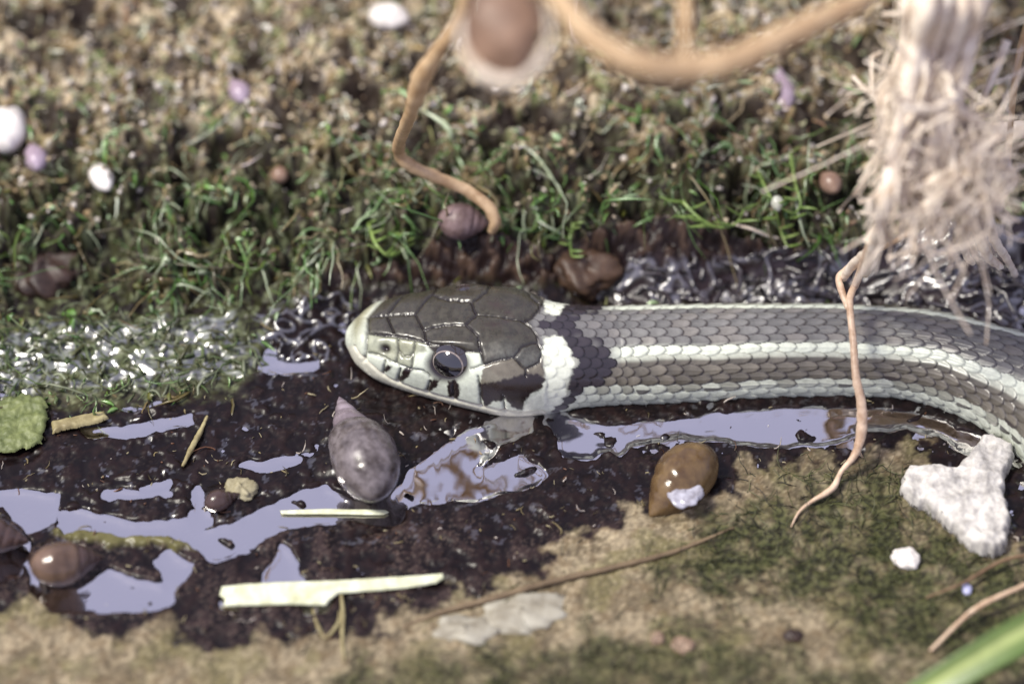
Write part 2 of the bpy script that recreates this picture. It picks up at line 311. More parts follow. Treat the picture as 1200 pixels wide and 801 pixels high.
film = smooth(.45, .8, fbm(gx/1.7+8, gy/1.7, 5, .65))*(1-m_silt)*(gv < 640)                # patches of standing film on the mud
rgh = rgh*(1-m_mud)+m_mud*((.34-.10*film)*(1-m_silt)+.42*m_silt)
rgh = rgh*(1-m_fold)+m_fold*(.36-.2*smooth(.25, .75, rid))
M_GROUND = material('ground_soil', attr=True, scale=.8, var=.2, bump=.25, bscale=.3, bdist=.1, wet=1.0, spec=.25)
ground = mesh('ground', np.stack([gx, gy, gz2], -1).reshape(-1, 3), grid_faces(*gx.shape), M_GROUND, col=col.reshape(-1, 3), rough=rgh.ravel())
tag(ground, 'wet dark mud margin with pale silt and a rising mossy bank', kind='structure')

def gheight(x, y):                                                  # height of the finished ground
    x = np.asarray(x, float); y = np.asarray(y, float)
    i = np.clip(np.searchsorted(GX, x)-1, 0, len(GX)-2); j = np.clip(np.searchsorted(GY, y)-1, 0, len(GY)-2)
    fx = (x-GX[i])/(GX[i+1]-GX[i]); fy = (y-GY[j])/(GY[j+1]-GY[j])
    return (gz2[j, i]*(1-fx)+gz2[j, i+1]*fx)*(1-fy)+(gz2[j+1, i]*(1-fx)+gz2[j+1, i+1]*fx)*fy
def samp(A, x, y):
    i = np.clip(np.searchsorted(GX, x), 0, len(GX)-1); j = np.clip(np.searchsorted(GY, y), 0, len(GY)-1); return A[j, i]
def on_ground(u, v, lift=0.0):
    u = np.asarray(u, float); v = np.asarray(v, float); z = np.zeros(u.shape)
    r = FWD + np.array([1.0, 0, 0])*((u-600)/5000)[..., None] + UPV*((400.5-v)/5000)[..., None]
    for _ in range(30):
        p = CAM + r*((z-CAM[2])/r[..., 2])[..., None]; z = .6*z+.4*(gheight(p[..., 0], p[..., 1])+lift)
    return CAM + r*((z-CAM[2])/r[..., 2])[..., None]

# ------------------------------------------------------------------ water lying in the hollows
wx = np.arange(-75, 75.01, .3); wy = np.arange(-62, 14.01, .3); wxx, wyy = np.meshgrid(wx, wy)
gh = gheight(wxx, wyy); pd_ = samp(pud, wxx, wyy); men = .26*np.exp(-np.clip(pd_+2, 0, 99)/4.5)
wz = men-.06+.02*fbm(wxx/5, wyy/5, 2)+.006*fbm(wxx/1.5, wyy/1.5, 2)
mw = bpy.data.materials.new('pond_water'); mw.use_nodes = True; nt = mw.node_tree; nt.nodes.remove(nt.nodes['Principled BSDF'])
tr = nt.nodes.new('ShaderNodeBsdfTransparent'); tr.inputs[0].default_value = (.62, .52, .5, 1)
gl = nt.nodes.new('ShaderNodeBsdfGlossy'); gl.inputs['Roughness'].default_value = .035; gl.inputs['Color'].default_value = (1, .97, .97, 1)
fr = nt.nodes.new('ShaderNodeFresnel'); fr.inputs['IOR'].default_value = 8.5     # reflectivity raised far above water's to brighten the mirrored sky
ms = nt.nodes.new('ShaderNodeMixShader'); wt = nt.nodes.new('ShaderNodeTexCoord'); wnz = nt.nodes.new('ShaderNodeTexNoise'); wnz.inputs['Scale'].default_value = 110
wb = nt.nodes.new('ShaderNodeBump'); wb.inputs['Strength'].default_value = .4; wb.inputs['Distance'].default_value = .0003
L = nt.links; L.new(wt.outputs['Object'], wnz.inputs['Vector']); L.new(wnz.outputs[0], wb.inputs['Height']); L.new(wb.outputs[0], gl.inputs['Normal'])
L.new(fr.outputs[0], ms.inputs[0]); L.new(tr.outputs[0], ms.inputs[1]); L.new(gl.outputs[0], ms.inputs[2]); L.new(ms.outputs[0], nt.nodes['Material Output'].inputs['Surface'])
water = mesh('water', np.stack([wxx, wyy, wz], -1).reshape(-1, 3), grid_faces(*wxx.shape), mw)
tag(water, 'shallow still water reflecting pale lavender sky', kind='structure')

# ------------------------------------------------------------------ the snake
OUT = np.array([(413,382,384),(413.6,376.5,390),(415,373,396),(418,369,404),(424,363,414),(431,358.5,424),(444,352,437),(457,348,446),(485,343,457),(513,340,465),(540,338,472),(556,338,476),(584,340,482),(600,343,485),(620,348,486),(646,354,484),(672,357.5,480),(700,359,478),(760,358,476),(880,357,470),(960,357,467),(1040,361,468),(1060,362,470),(1100,367,478),(1150,379,497),(1200,393,525),(1260,425,575),(1330,480,650),(1420,560,745),(1520,640,830),(1650,700,880),(1800,735,895),(2000,750,880),(2200,745,840),(2400,740,800),(2560,745,775),(2640,752,764)], float)
ts = np.concatenate([413+13*np.linspace(0.03, 1, 34)**2, np.arange(427, 650, .95), np.arange(650, 1250, 1.35), np.arange(1251, 2640, 5.0)])
def monotone(x, X, Y):                        # smooth monotone interpolation
    h = np.diff(X); dl = np.diff(Y)/h; m = np.zeros(len(X)); m[0], m[-1] = dl[0], dl[-1]
    for k in range(1, len(X)-1):
        m[k] = 0 if dl[k-1]*dl[k] <= 0 else (h[k-1]+h[k])*3/((2*h[k]+h[k-1])/dl[k-1]+(h[k]+2*h[k-1])/dl[k])
    i = np.clip(np.searchsorted(X, x)-1, 0, len(h)-1); t = (x-X[i])/h[i]
    return (2*t**3-3*t*t+1)*Y[i]+(t**3-2*t*t+t)*h[i]*m[i]+(-2*t**3+3*t*t)*Y[i+1]+(t**3-t*t)*h[i]*m[i+1]
vt = monotone(ts, OUT[:, 0], OUT[:, 1]); vb = monotone(ts, OUT[:, 0], OUT[:, 2])
vc = (vt+vb)/2; hh = (vb-vt)/2
zc = np.interp(ts, [413, 470, 560, 640, 720, 900, 1250, 1700, 2640], [3.2, 3.3, 3.6, 2.9, 1.9, 1.6, 1.8, 2.4, 0.6])
SP = np.array([at(u, v, z) for u, v, z in zip(ts, vc, zc)])
TT = np.gradient(SP, axis=0); TT /= np.linalg.norm(TT, axis=1)[:, None]
k_ = np.exp(-np.linspace(-2, 2, 41)**2); k_ /= k_.sum()
pad = np.vstack([np.repeat(TT[:1]*0+[[1, 0, 0]], 20, 0), TT, np.repeat(TT[-1:], 20, 0)])
TT = np.column_stack([np.convolve(pad[:, i], k_, 'valid') for i in range(3)]); TT /= np.linalg.norm(TT, axis=1)[:, None]
UP = np.array([0, 0, 1.0])-TT*TT[:, 2:3]; UP /= np.linalg.norm(UP, axis=1)[:, None]; SD = np.cross(TT, UP)
K = 300
# more columns on the upper and side faces than on the belly, mirror-symmetric about the spine
half = np.concatenate([np.linspace(0, math.radians(135), K//2-30, endpoint=False), np.linspace(math.radians(135), math.pi, 30)])
AL = np.concatenate([half, -half[-2:0:-1]]); NK = len(AL)
headw = 1-smooth(600, 690, ts)
nexp = 2.05+.65*headw; ratio = .98-.20*headw; roll = math.radians(3.0)*headw
sa, ca = np.sin(AL)[None], np.cos(AL)[None]
bt = ratio[:, None]*np.where(ca < 0, .92, 1.0)
rad = 1/((np.abs(sa))**nexp[:, None]+(np.abs(ca)/bt)**nexp[:, None])**(1/nexp[:, None])
X = rad*sa; Y = rad*ca
cr_, sr_ = np.cos(roll)[:, None], np.sin(roll)[:, None]
X2, Y2 = X*cr_-Y*sr_, Y*cr_+X*sr_*1.0
# picture-perpendicular extent of each ring sets its size and centre
proj = (SD@UPV)[:, None]*X2+(UP@UPV)[:, None]*Y2
ext = (proj.max(1)-proj.min(1))/2; midp = (proj.max(1)+proj.min(1))/2
slope = np.gradient(vc, ts); cosl = 1/np.sqrt(1+slope**2); cosl = 1-(1-cosl)*smooth(700, 1000, ts)
depth = (SP-CAM)@FWD; hmm = hh*cosl*depth/5000
S_ = hmm/ext
cen = SP-UPV[None]*(midp*S_)[:, None]
BP = cen[:, None]+(SD[:, None]*X2[..., None]+UP[:, None]*Y2[..., None])*S_[:, None, None]
NR = len(ts)
def normals(G):
    du = np.gradient(G, axis=0); dv = np.roll(G, -1, 1)-np.roll(G, 1, 1); n = np.cross(dv, du)
    n /= np.linalg.norm(n, axis=2)[..., None]+1e-12
    return n*np.sign(((G-cen[:, None])*n).sum(2).mean())
NB = normals(BP)
# nearly all patterning is worked out on the near half and mirrored
hx = K//2
near = BP[:, :hx]; U_, V_, _ = project(near)
ALh = AL[:hx]; tsg = np.repeat(ts[:, None], hx, 1); alg = np.repeat(np.degrees(ALh)[None], NR, 0)
hd = NR if False else int(np.searchsorted(ts, 760))
def H(f): 
    r = np.full(U_.shape, -1e3); r[:hd] = f(U_[:hd], V_[:hd]); return r
SEAMS = [
 [(430,366),(432,376),(432,388),(431,400),(430,414),(428,421)],
 [(431,372),(452,370.5),(470,369.5),(487,369),(520,368.5),(541,368)] if False else [(431,372),(452,370),(470,369),(487,369)],
 [(484,340),(485,352),(487,369),(492,379),(497,388)], [(452,352),(453,370),(457,380),(462,390)],
 [(497,388),(508,384),(520,381.5),(545,381),(552,375),(559,369)],
 [(559,369),(575,370),(592,373),(613,377)], [(613,377),(622,384),(629,393),(630,402),(622,403),(611,408),(602,419),(585,422),(567,427)],
 [(545,381),(554,388),(560,395),(562,408),(566,420),(566,428)], [(497,388),(499,398),(503,404)],
 [(432,391),(445,392.5),(462,394),(485,398),(499,402),(520,406),(535,408),(548,412),(562,412)],
 [(467,398),(466,410),(472,417),(480,417),(485,410),(487,400)], [(432,413),(445,416),(455,421),(465,426),(480,431),(496,434),(504,441)],
 [(466,412),(465,426)], [(484,412),(483,431)], [(552,432),(566,428)],
 [(602,419),(608,426),(616,432),(625,429),(632,424),(636,412),(630,403)], [(616,432),(616,440)],
 [(452,423),(449,437)], [(470,431),(466,446)], [(504,446),(500,457)], [(531,448),(531,466)], [(561,440),(564,474)], [(590,462),(592,479)],
]
MOUTH = [(418,405),(424,415.5),(433,424.5),(446,436),(458,443.5),(486,454.5),(514,462.5),(541,469),(557,473),(585,479),(612,482),(636,480)]
dseam = np.full(U_.shape, 1e3)
for s_ in SEAMS: dseam = np.minimum(dseam, np.where(tsg < 650, H(lambda a, b: pdist(s_, a+.7*fbm(a/7, b/7, 2), b+.7*fbm(a/7+9, b/7, 2))), 1e3))
dmouth = np.where(tsg < 700, H(lambda a, b: pdist(MOUTH, a, b)), 1e3)
plate_end = [(405,300),(600,300),(612,371),(622,382),(630,393),(631,403),(637,412),(633,425),(640,440),(640,500),(405,500)]
platem = np.where(tsg < 700, smooth(-2.5, 2.5, H(lambda a, b: sdf(plate_end, a, b))), 0.0)
# imbricate scale lattice
pitch = np.interp(ts, [560, 640, 700, 850, 1300, 2640], [12, 13, 16, 23, 24, 13]); bcoord = np.cumsum(np.gradient(ts)/cosl/pitch)
ROW = 11.2
B_ = np.repeat(bcoord[:, None], hx, 1); A_ = alg/ROW+.16*fbm(B_/3.1, alg/30, 2)*smooth(10, 30, alg); B_ = B_+.16*fbm(B_/2.3+40, alg/25, 2)
bestH = np.full(U_.shape, -1.0); bE = np.ones(U_.shape); bQ = np.zeros(U_.shape); bP = np.zeros(U_.shape); bI = np.zeros(U_.shape, int); bJ = np.zeros(U_.shape, int)
i0 = np.round(A_).astype(int)
for di in (-1, 0, 1):
    ii = i0+di; off = .5*(ii % 2); j0 = np.round(B_-off).astype(int)
    for dj in (-1, 0, 1):
        jj = j0+dj; p = B_-off-jj+.04*(hash01(ii+3, jj)-.5); q = A_-ii
        e = (np.abs(p)/.67)**2.2+(np.abs(q)/(.62-.06*np.clip(p, 0, 1)))**2
        h_ = np.where(e < 1, (.30+.70*(p+.67)/1.34)*(1-np.clip(e, 0, 1)**5)**.5, -1)
        b_ = h_ > bestH
        bestH = np.where(b_, h_, bestH); bE = np.where(b_, e, bE); bQ = np.where(b_, q, bQ); bP = np.where(b_, p, bP); bI = np.where(b_, ii, bI); bJ = np.where(b_, jj, bJ)
scm = (1-platem)*(alg < ROW*10.5)*smooth(590, 640, tsg+0*alg)
keel = np.exp(-(bQ/.09)**2)*smooth(720, 860, tsg)*(np.abs(bI) < 8)
scale_amp = np.interp(tsg, [640, 760], [.17, .36])
disp = scm*(scale_amp*(np.clip(bestH, -.1, 1)-.35)+.07*keel)
# plates: slightly domed with sunken joints
disp += platem*(.17*(1-(1-np.minimum(dseam, 5)/5)**2)-.17*np.exp(-(dseam/1.0)**2))
disp += -.25*np.exp(-(dmouth/1.3)**2)*(tsg < 655)
G = lambda cu, cv, ru, rv, p=1.0: np.where(tsg < 720, H(lambda a, b: np.exp(-(((a-cu)/ru)**2+((b-cv)/rv)**2)**p)), 0)
disp += .45*G(528, 403, 34, 6) - .75*G(525, 426, 24, 18, 2) - .6*G(451, 408, 5.5, 5) + .35*G(590, 400, 32, 22) + .3*G(600, 452, 34, 22) - .3*G(468, 412, 26, 9) + .35*G(423, 395, 8, 22)
# ventral plates
vent = smooth(ROW*9.9, ROW*10.7, alg); disp += vent*.22*((B_*1.0 % 1.0)-.5)*(tsg > 690)
# colours
def pm(poly, soft=1.2, jit=1.6):
    return np.where(tsg < 800, smooth(-soft, soft, H(lambda a, b: sdf(poly, a+jit*fbm(a/5, b/5, 2), b+jit*fbm(a/5+30, b/5, 2)))), 0)
dVda = np.gradient(V_, axis=1)/np.gradient(alg, axis=1); Uc = U_-bP*pitch[:, None]; Vc = V_-bQ*ROW*dVda
def pms(poly):                                # the same, decided scale by scale
    r = np.zeros(U_.shape); r[:hd] = smooth(-1.5, 1.5, sdf(poly, Uc[:hd], Vc[:hd])); return np.where(scm > .5, r, pm(poly, 1.5, 1.5))
o1 = np.ones(U_.shape+(1,)); hs = hash01(bI, bJ+7)
GREY, BROWN, WHITE = lin(104, 103, 101), lin(96, 91, 81), lin(206, 212, 196)
ka = np.abs(bI)
c = mixc(o1*GREY, o1*BROWN, (ka > 3)*1.0)
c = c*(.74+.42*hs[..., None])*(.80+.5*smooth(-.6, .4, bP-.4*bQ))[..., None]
c = mixc(c, o1*lin(118, 106, 92), ((hs > .72) & (ka < 3))*.22)
stripe = np.where(ka == 3, .95, 0)+np.where(ka == 4, .6*(1-smooth(-.3, .2, bQ)), 0)+np.where(ka == 2, .2*smooth(.1, .4, bQ), 0)
lowr = np.where(ka == 7, .3+.4*(hs > .5), 0)+np.where(ka >= 8, .92, 0)
c = mixc(c, o1*WHITE, np.clip(np.maximum(stripe*smooth(690, 715, tsg), lowr), 0, 1))
bar = ((hs > .8) & (ka == 7) & (bQ > .05) & (bP > -.2)) | ((hs > .9) & (ka == 6) & (bQ > .1))
c = mixc(c, o1*lin(44, 34, 40), bar*.8*(tsg > 700))
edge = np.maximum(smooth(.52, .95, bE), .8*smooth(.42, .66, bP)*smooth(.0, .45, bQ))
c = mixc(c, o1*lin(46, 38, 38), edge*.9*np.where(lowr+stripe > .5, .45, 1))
c = mixc(c, o1*lin(40, 32, 34), (bestH < 0)*.9)
c = mixc(c, o1*lin(60, 54, 56), vent)
# nape and neck
NAPE = [(640,330),(700,345),(694,366),(672,378),(676,392),(693,393),(704,407),(723,426),(715,439),(693,453),(676,463),(658,481),(644,486),(653,470),(665,452),(672,425),(667,408),(658,394),(640,385),(625,375),(618,366)]
COLL = [(637,399),(648,393),(660,395),(667,409),(672,425),(670,438),(665,452),(662,463),(653,470),(647,480),(640,490),(612,490),(613,478),(620,465),(634,457),(636,450),(639,443),(637,428),(635,413)]
neck = smooth(612, 640, tsg)*(1-smooth(690, 730, tsg))
c = mixc(c, o1*lin(100, 98, 98)*(.8+.4*hs[..., None])*(1-.6*edge[..., None]), neck*(ka < 5)*.6)
npm = pms(NAPE); c = mixc(c, o1*lin(42, 36, 43)*(.7+.6*hs[..., None])*(1-.9*edge[..., None]), npm*.98)
cm_ = .35*pms(COLL)+.65*pm(COLL, 1.6, 1.6); cwhite = o1*lin(218, 222, 206)*(1-.1*edge[..., None])
# head plates
top = mixc(o1*lin(58, 55, 46), o1*lin(78, 78, 73), smooth(560, 600, tsg)*smooth(25, 45, alg))  # rear side plates lightened: their reflected sheen is put into the colour
mott = fbm(U_/9, V_/9, 3); top = top*(1+.3*mott[..., None]+.25*fbm(U_/2.2, V_/2.2, 2)[..., None]); top = mixc(top, o1*lin(56, 46, 42), .7*G(577, 382, 10, 4)+.6*G(594, 378, 6, 3)+.3*smooth(.2, .5, fbm(U_/5+4, V_/5, 2)))
CHEEK = [(432,391),(447,396),(466,398),(486,400),(499,404),(508,412),(545,412),(562,414),(567,428),(585,440),(612,440),(640,440),(640,500),(405,500),(405,360),(424,362),(431,372)]
chk = pm(CHEEK, 1.5, 0); cream = o1*lin(200, 206, 190); cream = mixc(cream, o1*lin(176, 170, 140), .8*G(477, 405, 11, 8)+.5*G(455, 412, 14, 6)+.6*G(423, 372, 7, 9)); 
FACE = [(431,390),(447,393),(466,396),(486,399),(499,403),(500,412),(486,414),(484,430),(465,425),(450,420),(431,412)]
hcol = mixc(top, cream, chk); hcol = mixc(hcol, o1*lin(128, 130, 108)*(1+.3*mott[..., None]), pm(FACE, 2, 1)*.8); hcol = mixc(hcol, o1*lin(126, 122, 94), .8*G(421, 380, 8, 26))
TEMP = [(567,428),(585,423),(602,420),(616,432),(632,425),(637,412),(640,445),(600,446),(575,450),(562,450)]
hcol = mixc(hcol, o1*lin(104, 98, 86), pm(TEMP)*.95)
DARKS = [[(448,436),(454,427),(461,428),(456,433)], [(474,431),(485,431),(481,439),(472,446),(466,446),(470,437)], [(503,444),(516,444),(514,450),(505,458),(499,457),(504,450)], [(525,446),(536,445),(540,455),(537,467),(527,467),(525,456)],
 [(561,447),(575,447),(600,441),(613,437),(628,437),(639,443),(635,453),(627,457),(618,462),(613,473),(611,479),(600,475),(598,468),(592,466),(578,467),(575,472),(569,474),(563,463)]]
for D in DARKS: hcol = mixc(hcol, o1*lin(36, 27, 26), pm(D, 1.3, 1.6))
hcol = mixc(hcol, o1*lin(34, 26, 28), np.clip(1.15*G(525, 427, 26, 21, 4), 0, 1)); hcol = mixc(hcol, o1*lin(30, 20, 24), G(451, 408, 6.5, 6, 2))
seamdark = np.exp(-(dseam/1.25)**2); lightpl = chk*(1-pm(TEMP))
hcol = mixc(hcol, o1*lin(28, 21, 24), seamdark*(.97-.27*lightpl))
hcol = mixc(hcol, o1*lin(120, 70, 60), np.exp(-(dmouth/.9)**2)*.7)
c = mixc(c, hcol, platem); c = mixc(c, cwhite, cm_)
low_ = (np.where(tsg < 640, H(lambda a, b: b-np.interp(a, [m_[0] for m_ in MOUTH], [m_[1] for m_ in MOUTH])), -9) > 0)*(alg > 60)
c = mixc(c, o1*lin(206, 204, 186), low_*.9)
rr_ = np.where(platem > .5, .30, .36)+.1*mott*platem
def mirror(a): return np.concatenate([a, a[:, hx-2:0:-1]] if NK == 2*hx-2 else [a, a[:, ::-1]], 1)
dispF = mirror(disp); colF = mirror(c); rF = mirror(rr_)
hm = ts < 625                                   # the far cheek sits lower than the near one: the head is turned a little
jf = np.arange(hx, NK); fk = np.interp(ts[hm], [413, 424, 500, 560], [1.0, .62, .7, .8]); src = np.clip(np.round((NK-jf)[None]*fk[:, None]), 0, hx-1).astype(int); rows = np.where(hm)[0][:, None]
colF[rows, jf[None]] = c[rows, src]; dispF[rows, jf[None]] = disp[rows, src]
assert dispF.shape[1] == NK, (dispF.shape, NK)
fade = smooth(0, 5, ts-413)[:, None]
FP = BP+NB*(dispF*fade)[..., None]
snake = empty('grass_snake', at(700, 470, 0)); tag(snake, 'striped grey snake with white collar and dark nape lying in the shallow water', 'snake')
M_SNAKE = material('snake_scales', attr=True, scale=.35, var=.16, bump=.25, bscale=.22, bdist=.06, spec=.7)
SV = np.vstack([FP.reshape(-1, 3), cen[:1]-np.array([[.05, 0, 0]]), cen[-1:]])
j = np.arange(NK); j2 = (j+1) % NK; n0 = NR*NK
SFc = np.vstack([np.column_stack([j, j2, np.full(NK, n0), np.full(NK, n0)])[:, :3], np.column_stack([(NR-1)*NK+j2, (NR-1)*NK+j, np.full(NK, n0+1)])])
SF = np.vstack([grid_faces(NR, NK, True), np.column_stack([SFc, SFc[:, 2]])])
quads = grid_faces(NR, NK, True); tri = np.vstack([quads[:, [0, 1, 2]], quads[:, [0, 2, 3]], SFc])[:, ::-1]
colS = np.vstack([colF.reshape(-1, 3), colF[0, :1], colF[-1, :1]]); rS = np.concatenate([rF.ravel(), [.3, .3]])
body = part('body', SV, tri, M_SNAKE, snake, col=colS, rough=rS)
# eyes
M_EYE = material('eye_dark', lin(26, 20, 22), lin(44, 34, 34), 1.0, .04, spec=.8); M_PUP = material('eye_pupil', lin(9, 8, 12), lin(14, 12, 16), 1, .03, spec=1.0)
for _m in (M_EYE, M_PUP): _m.node_tree.nodes['Principled BSDF'].inputs['Coat Weight'].default_value = 1; _m.node_tree.nodes['Principled BSDF'].inputs['Coat IOR'].default_value = 1.65; M_IRIS = material('eye_iris', lin(104, 94, 90), lin(150, 140, 136), .3, .12)
eu, ev = np.where(tsg < 720, U_, -1e9), V_
k = np.argmin((eu-525)**2+(ev-426)**2); ri, ci = divmod(k, hx)
for side, cj in ((1, ci), (-1, NK-ci)):
    sp = BP[ri, cj]; nrm = NB[ri, cj].copy(); nrm = nrm*.8+SD[ri]*.35*side-TT[ri]*.05; nrm /= np.linalg.norm(nrm)
    Re = 2.7; cz = sp-nrm*(Re-.64)
    t1 = np.cross(nrm, UP[ri]); t1 /= np.linalg.norm(t1); t2 = np.cross(nrm, t1)
    def cap(a0, a1, off, na=14, nb=40):
        aa = np.linspace(a0, a1, na)[:, None]; bb = np.linspace(0, 2*math.pi, nb, endpoint=False)[None]
        r = (Re+off)
        return (cz+nrm*(np.cos(aa)+0*bb)[..., None]*r*.98+(t1*(np.sin(aa)*np.cos(bb))[..., None]*1.06+t2*(np.sin(aa)*np.sin(bb))[..., None]*.92)*r).reshape(-1, 3), grid_faces(na, nb, True)
    v, f = cap(0.001, math.radians(92), 0.0); eye = part('eye', v, f, M_EYE, snake)
    v, f = cap(math.radians(37), math.radians(41), .02, 5); ir = mesh('iris', v-np.array(snake.location)/MM, f, M_IRIS, eye)
    v, f = cap(0.001, math.radians(35), .02, 8); pu_ = mesh('pupil', v-np.array(snake.location)/MM, f, M_PUP, eye)

# ------------------------------------------------------------------ pond snail shells
def shell_mesh(L_, W_, z0=-1.0, z1=1.0, nz=70, nc=48, blunt=0.0):
    """ovate pond snail shell lying mouth down: axis along z, apex at z = 1, with spiral sutures between the whorls"""
    t = np.linspace(0, 1, nz); zz = (z0+(z1-z0)*t)[:, None]; a = np.linspace(0, 2*math.pi, nc, endpoint=False)[None]
    prof = np.interp(zz, [-1, -.985, -.94, -.85, -.7, -.45, -.15, .1, .25, .4, .55, .7, .83, .93, 1], [.02, .14, .30, .52, .78, .98, 1.0, .88, .70, .54, .42, .30, .19, .10, .015])
    prof = prof*(1-blunt)+blunt*np.interp(zz, [-1, -.97, -.9, -.75, -.5, -.2, .1, .35, .55, .75, .9, .97, 1], [.02, .26, .45, .7, .92, 1.0, .95, .8, .62, .38, .18, .08, .01])
    k5 = np.ones(5)/5; pr = np.convolve(np.pad(prof[:, 0], 2, 'edge'), k5, 'valid')[:, None]; prof = np.where(np.abs(zz) < .9, pr, prof)
    ph = np.log(np.clip(1.12-zz, .05, 9))/math.log(1.62)-a/(2*math.pi)+.35; fr_ = ph-np.floor(ph)
    bulge = (1-np.abs(2*fr_-1)**2.5); wgt = smooth(-.05, .28, zz)*(1-smooth(.93, 1, zz))
    r = prof*(1+wgt*(.20*bulge-.13)*(1-.7*blunt)); r = r*(1+.006*np.sin(a*26+zz*6))*(1+.10*np.cos(a-.6)*(1-smooth(-.2, .5, zz)))
    V = np.stack([r*np.cos(a)*W_/2, r*np.sin(a)*W_/2, (zz+0*a)*L_/2], -1).reshape(-1, 3)
    F = grid_faces(nz, nc, True).tolist(); F.append(list(range(nc))[::-1]); F.append(list(range((nz-1)*nc, nz*nc)))
    return V, np.array(F, dtype=object)
def shell_mat(name, c1, c2, rough=.3, sc=1.6): return material(name, c1, c2, sc, rough, bump=.5, bscale=.5, bdist=.08, rvar=.12)
def place(V, tip, base, spin=0.0, ctr=None):     # axis from base point to tip point
    d = np.asarray(tip)-np.asarray(base); d /= np.linalg.norm(d); r = np.array([0, 0, 1.0]); x = np.cross(r, d); x /= np.linalg.norm(x)+1e-9; y = np.cross(d, x)
    c_, s_ = math.cos(spin), math.sin(spin); xx = x*c_+y*s_; yy = y*c_-x*s_
    m = (np.asarray(tip)+np.asarray(base))/2 if ctr is None else np.asarray(ctr)
    return m+V[:, :1]*xx+V[:, 1:2]*yy+V[:, 2:]*d
def shell(name, tip, base, w, m1, m2, label, group, spin=0.6, lift=.35, split=False, on=True, blunt=0.0):
    """tip, base: picture positions of the ends of the shell"""
    cu, cv = (tip[0]+base[0])/2, (tip[1]+base[1])/2
    g0 = on_ground(cu, cv) if on else at(cu, cv, 0)
    k = ((g0-CAM)@FWD)/5000; z = max(g0[2], -.3)+w*k*lift
    tp, bs = at(*tip, z-.25*w*k), at(*base, z+.03*w*k); Ln = np.linalg.norm(tp-bs)*1.02; Wn = w*k
    gc = (tp+bs)/2
    if split:
        o = empty(name, gc-[0, 0, Wn*.4])
        v, f = shell_mesh(Ln, Wn, -1, .22, blunt=blunt); part('body_whorl', place(v, tp, bs, spin), f, m1, o)
        v, f = shell_mesh(Ln*.999, Wn*.999, .2, 1.0, blunt=blunt); part('spire', place(v, tp, bs, spin), f, m2, o)
    else:
        v, f = shell_mesh(Ln, Wn, blunt=blunt); V = place(v, tp, bs, spin); o = mesh(name, V, f, m1, loc=gc)
    return tag(o, label, 'shell', group)
G1 = 'pond snail shells on the wet mud'; G2 = 'small shells caught in the moss'
ms_grey = shell_mat('shell_grey', lin(50, 42, 39), lin(122, 114, 116), .26, .8); ms_greyd = shell_mat('shell_grey_spire', lin(80, 70, 72), lin(140, 128, 136), .25)
ms_brn = shell_mat('shell_brown', lin(72, 56, 46), lin(118, 96, 82), .2); ms_dk = shell_mat('shell_dark', lin(52, 40, 38), lin(84, 66, 62), .2)
ms_amb = shell_mat('shell_amber', lin(74, 56, 38), lin(116, 94, 62), .2, 1.2); ms_wht = shell_mat('shell_white', lin(214, 206, 196), lin(240, 236, 232), .35)
ms_mau = shell_mat('shell_mauve', lin(128, 108, 116), lin(176, 160, 176), .25); ms_tan = shell_mat('shell_tan', lin(108, 82, 68), lin(156, 130, 112), .35)
shell('pond_snail_shell', (398, 466), (440, 582), 78, ms_grey, ms_greyd, 'large lavender grey snail shell with pointed dark spire below the snake head', G1, 2.4, .42, True)
shell('pond_snail_shell', (120, 652), (36, 664), 52, ms_brn, ms_dk, 'smooth brown snail shell lying in the puddle beside its lavender water', G1, 2.2, .42, True, blunt=.9)
shell('pond_snail_shell', (34, 634), (-44, 620), 44, ms_dk, ms_dk, 'dark brown snail shell half out of the picture between two puddles', G1, 2.0, .4, blunt=.8)
shell('pond_snail_shell', (281, 578), (240, 592), 26, ms_dk, ms_dk, 'little dark shell at the bend of the water channel', G1, 1.0, .4)
am = shell('pond_snail_shell', (762, 604), (834, 528), 70, ms_amb, ms_amb, 'amber snail shell with a pale patch on the mud below the snake body', G1, 2.0, .26, blunt=1.0)
shell('pond_snail_shell', (574, 262), (514, 256), 44, shell_mat('shell_dull', lin(84, 66, 62), lin(132, 112, 112), .5, .8), ms_brn, 'purplish brown shell on the bank under the curled rootlet', G2, 2.2, .5, blunt=.8)
shell('pond_snail_shell', (912, 76), (917, 134), 32, ms_mau, ms_mau, 'slender mauve shell hanging in the moss under the thick root', G2, 2.2, .5)
shell('pond_snail_shell', (962, 200), (980, 224), 26, ms_tan, ms_tan, 'small round tan shell in the moss beside the root clump', G2, 1.2, .5)
shell('pond_snail_shell', (103, 186), (127, 222), 26, ms_wht, ms_wht, 'small oval white shell on the left moss slope', G2, 2.2, .6)
shell('pond_snail_shell', (36, 166), (44, 198), 27, ms_mau, ms_mau, 'small mauve shell touching the round white pebble', G2, 2.2, .6)
shell('pond_snail_shell', (270, 92), (286, 118), 25, ms_mau, ms_mau, 'tiny mauve shell high on the moss slope', G2, 2.2, .6)
shell('pond_snail_shell', (336, 196), (322, 210), 20, ms_tan, ms_tan, 'tiny pale tan shell in the green moss hollow', G2, 2.2, .6)
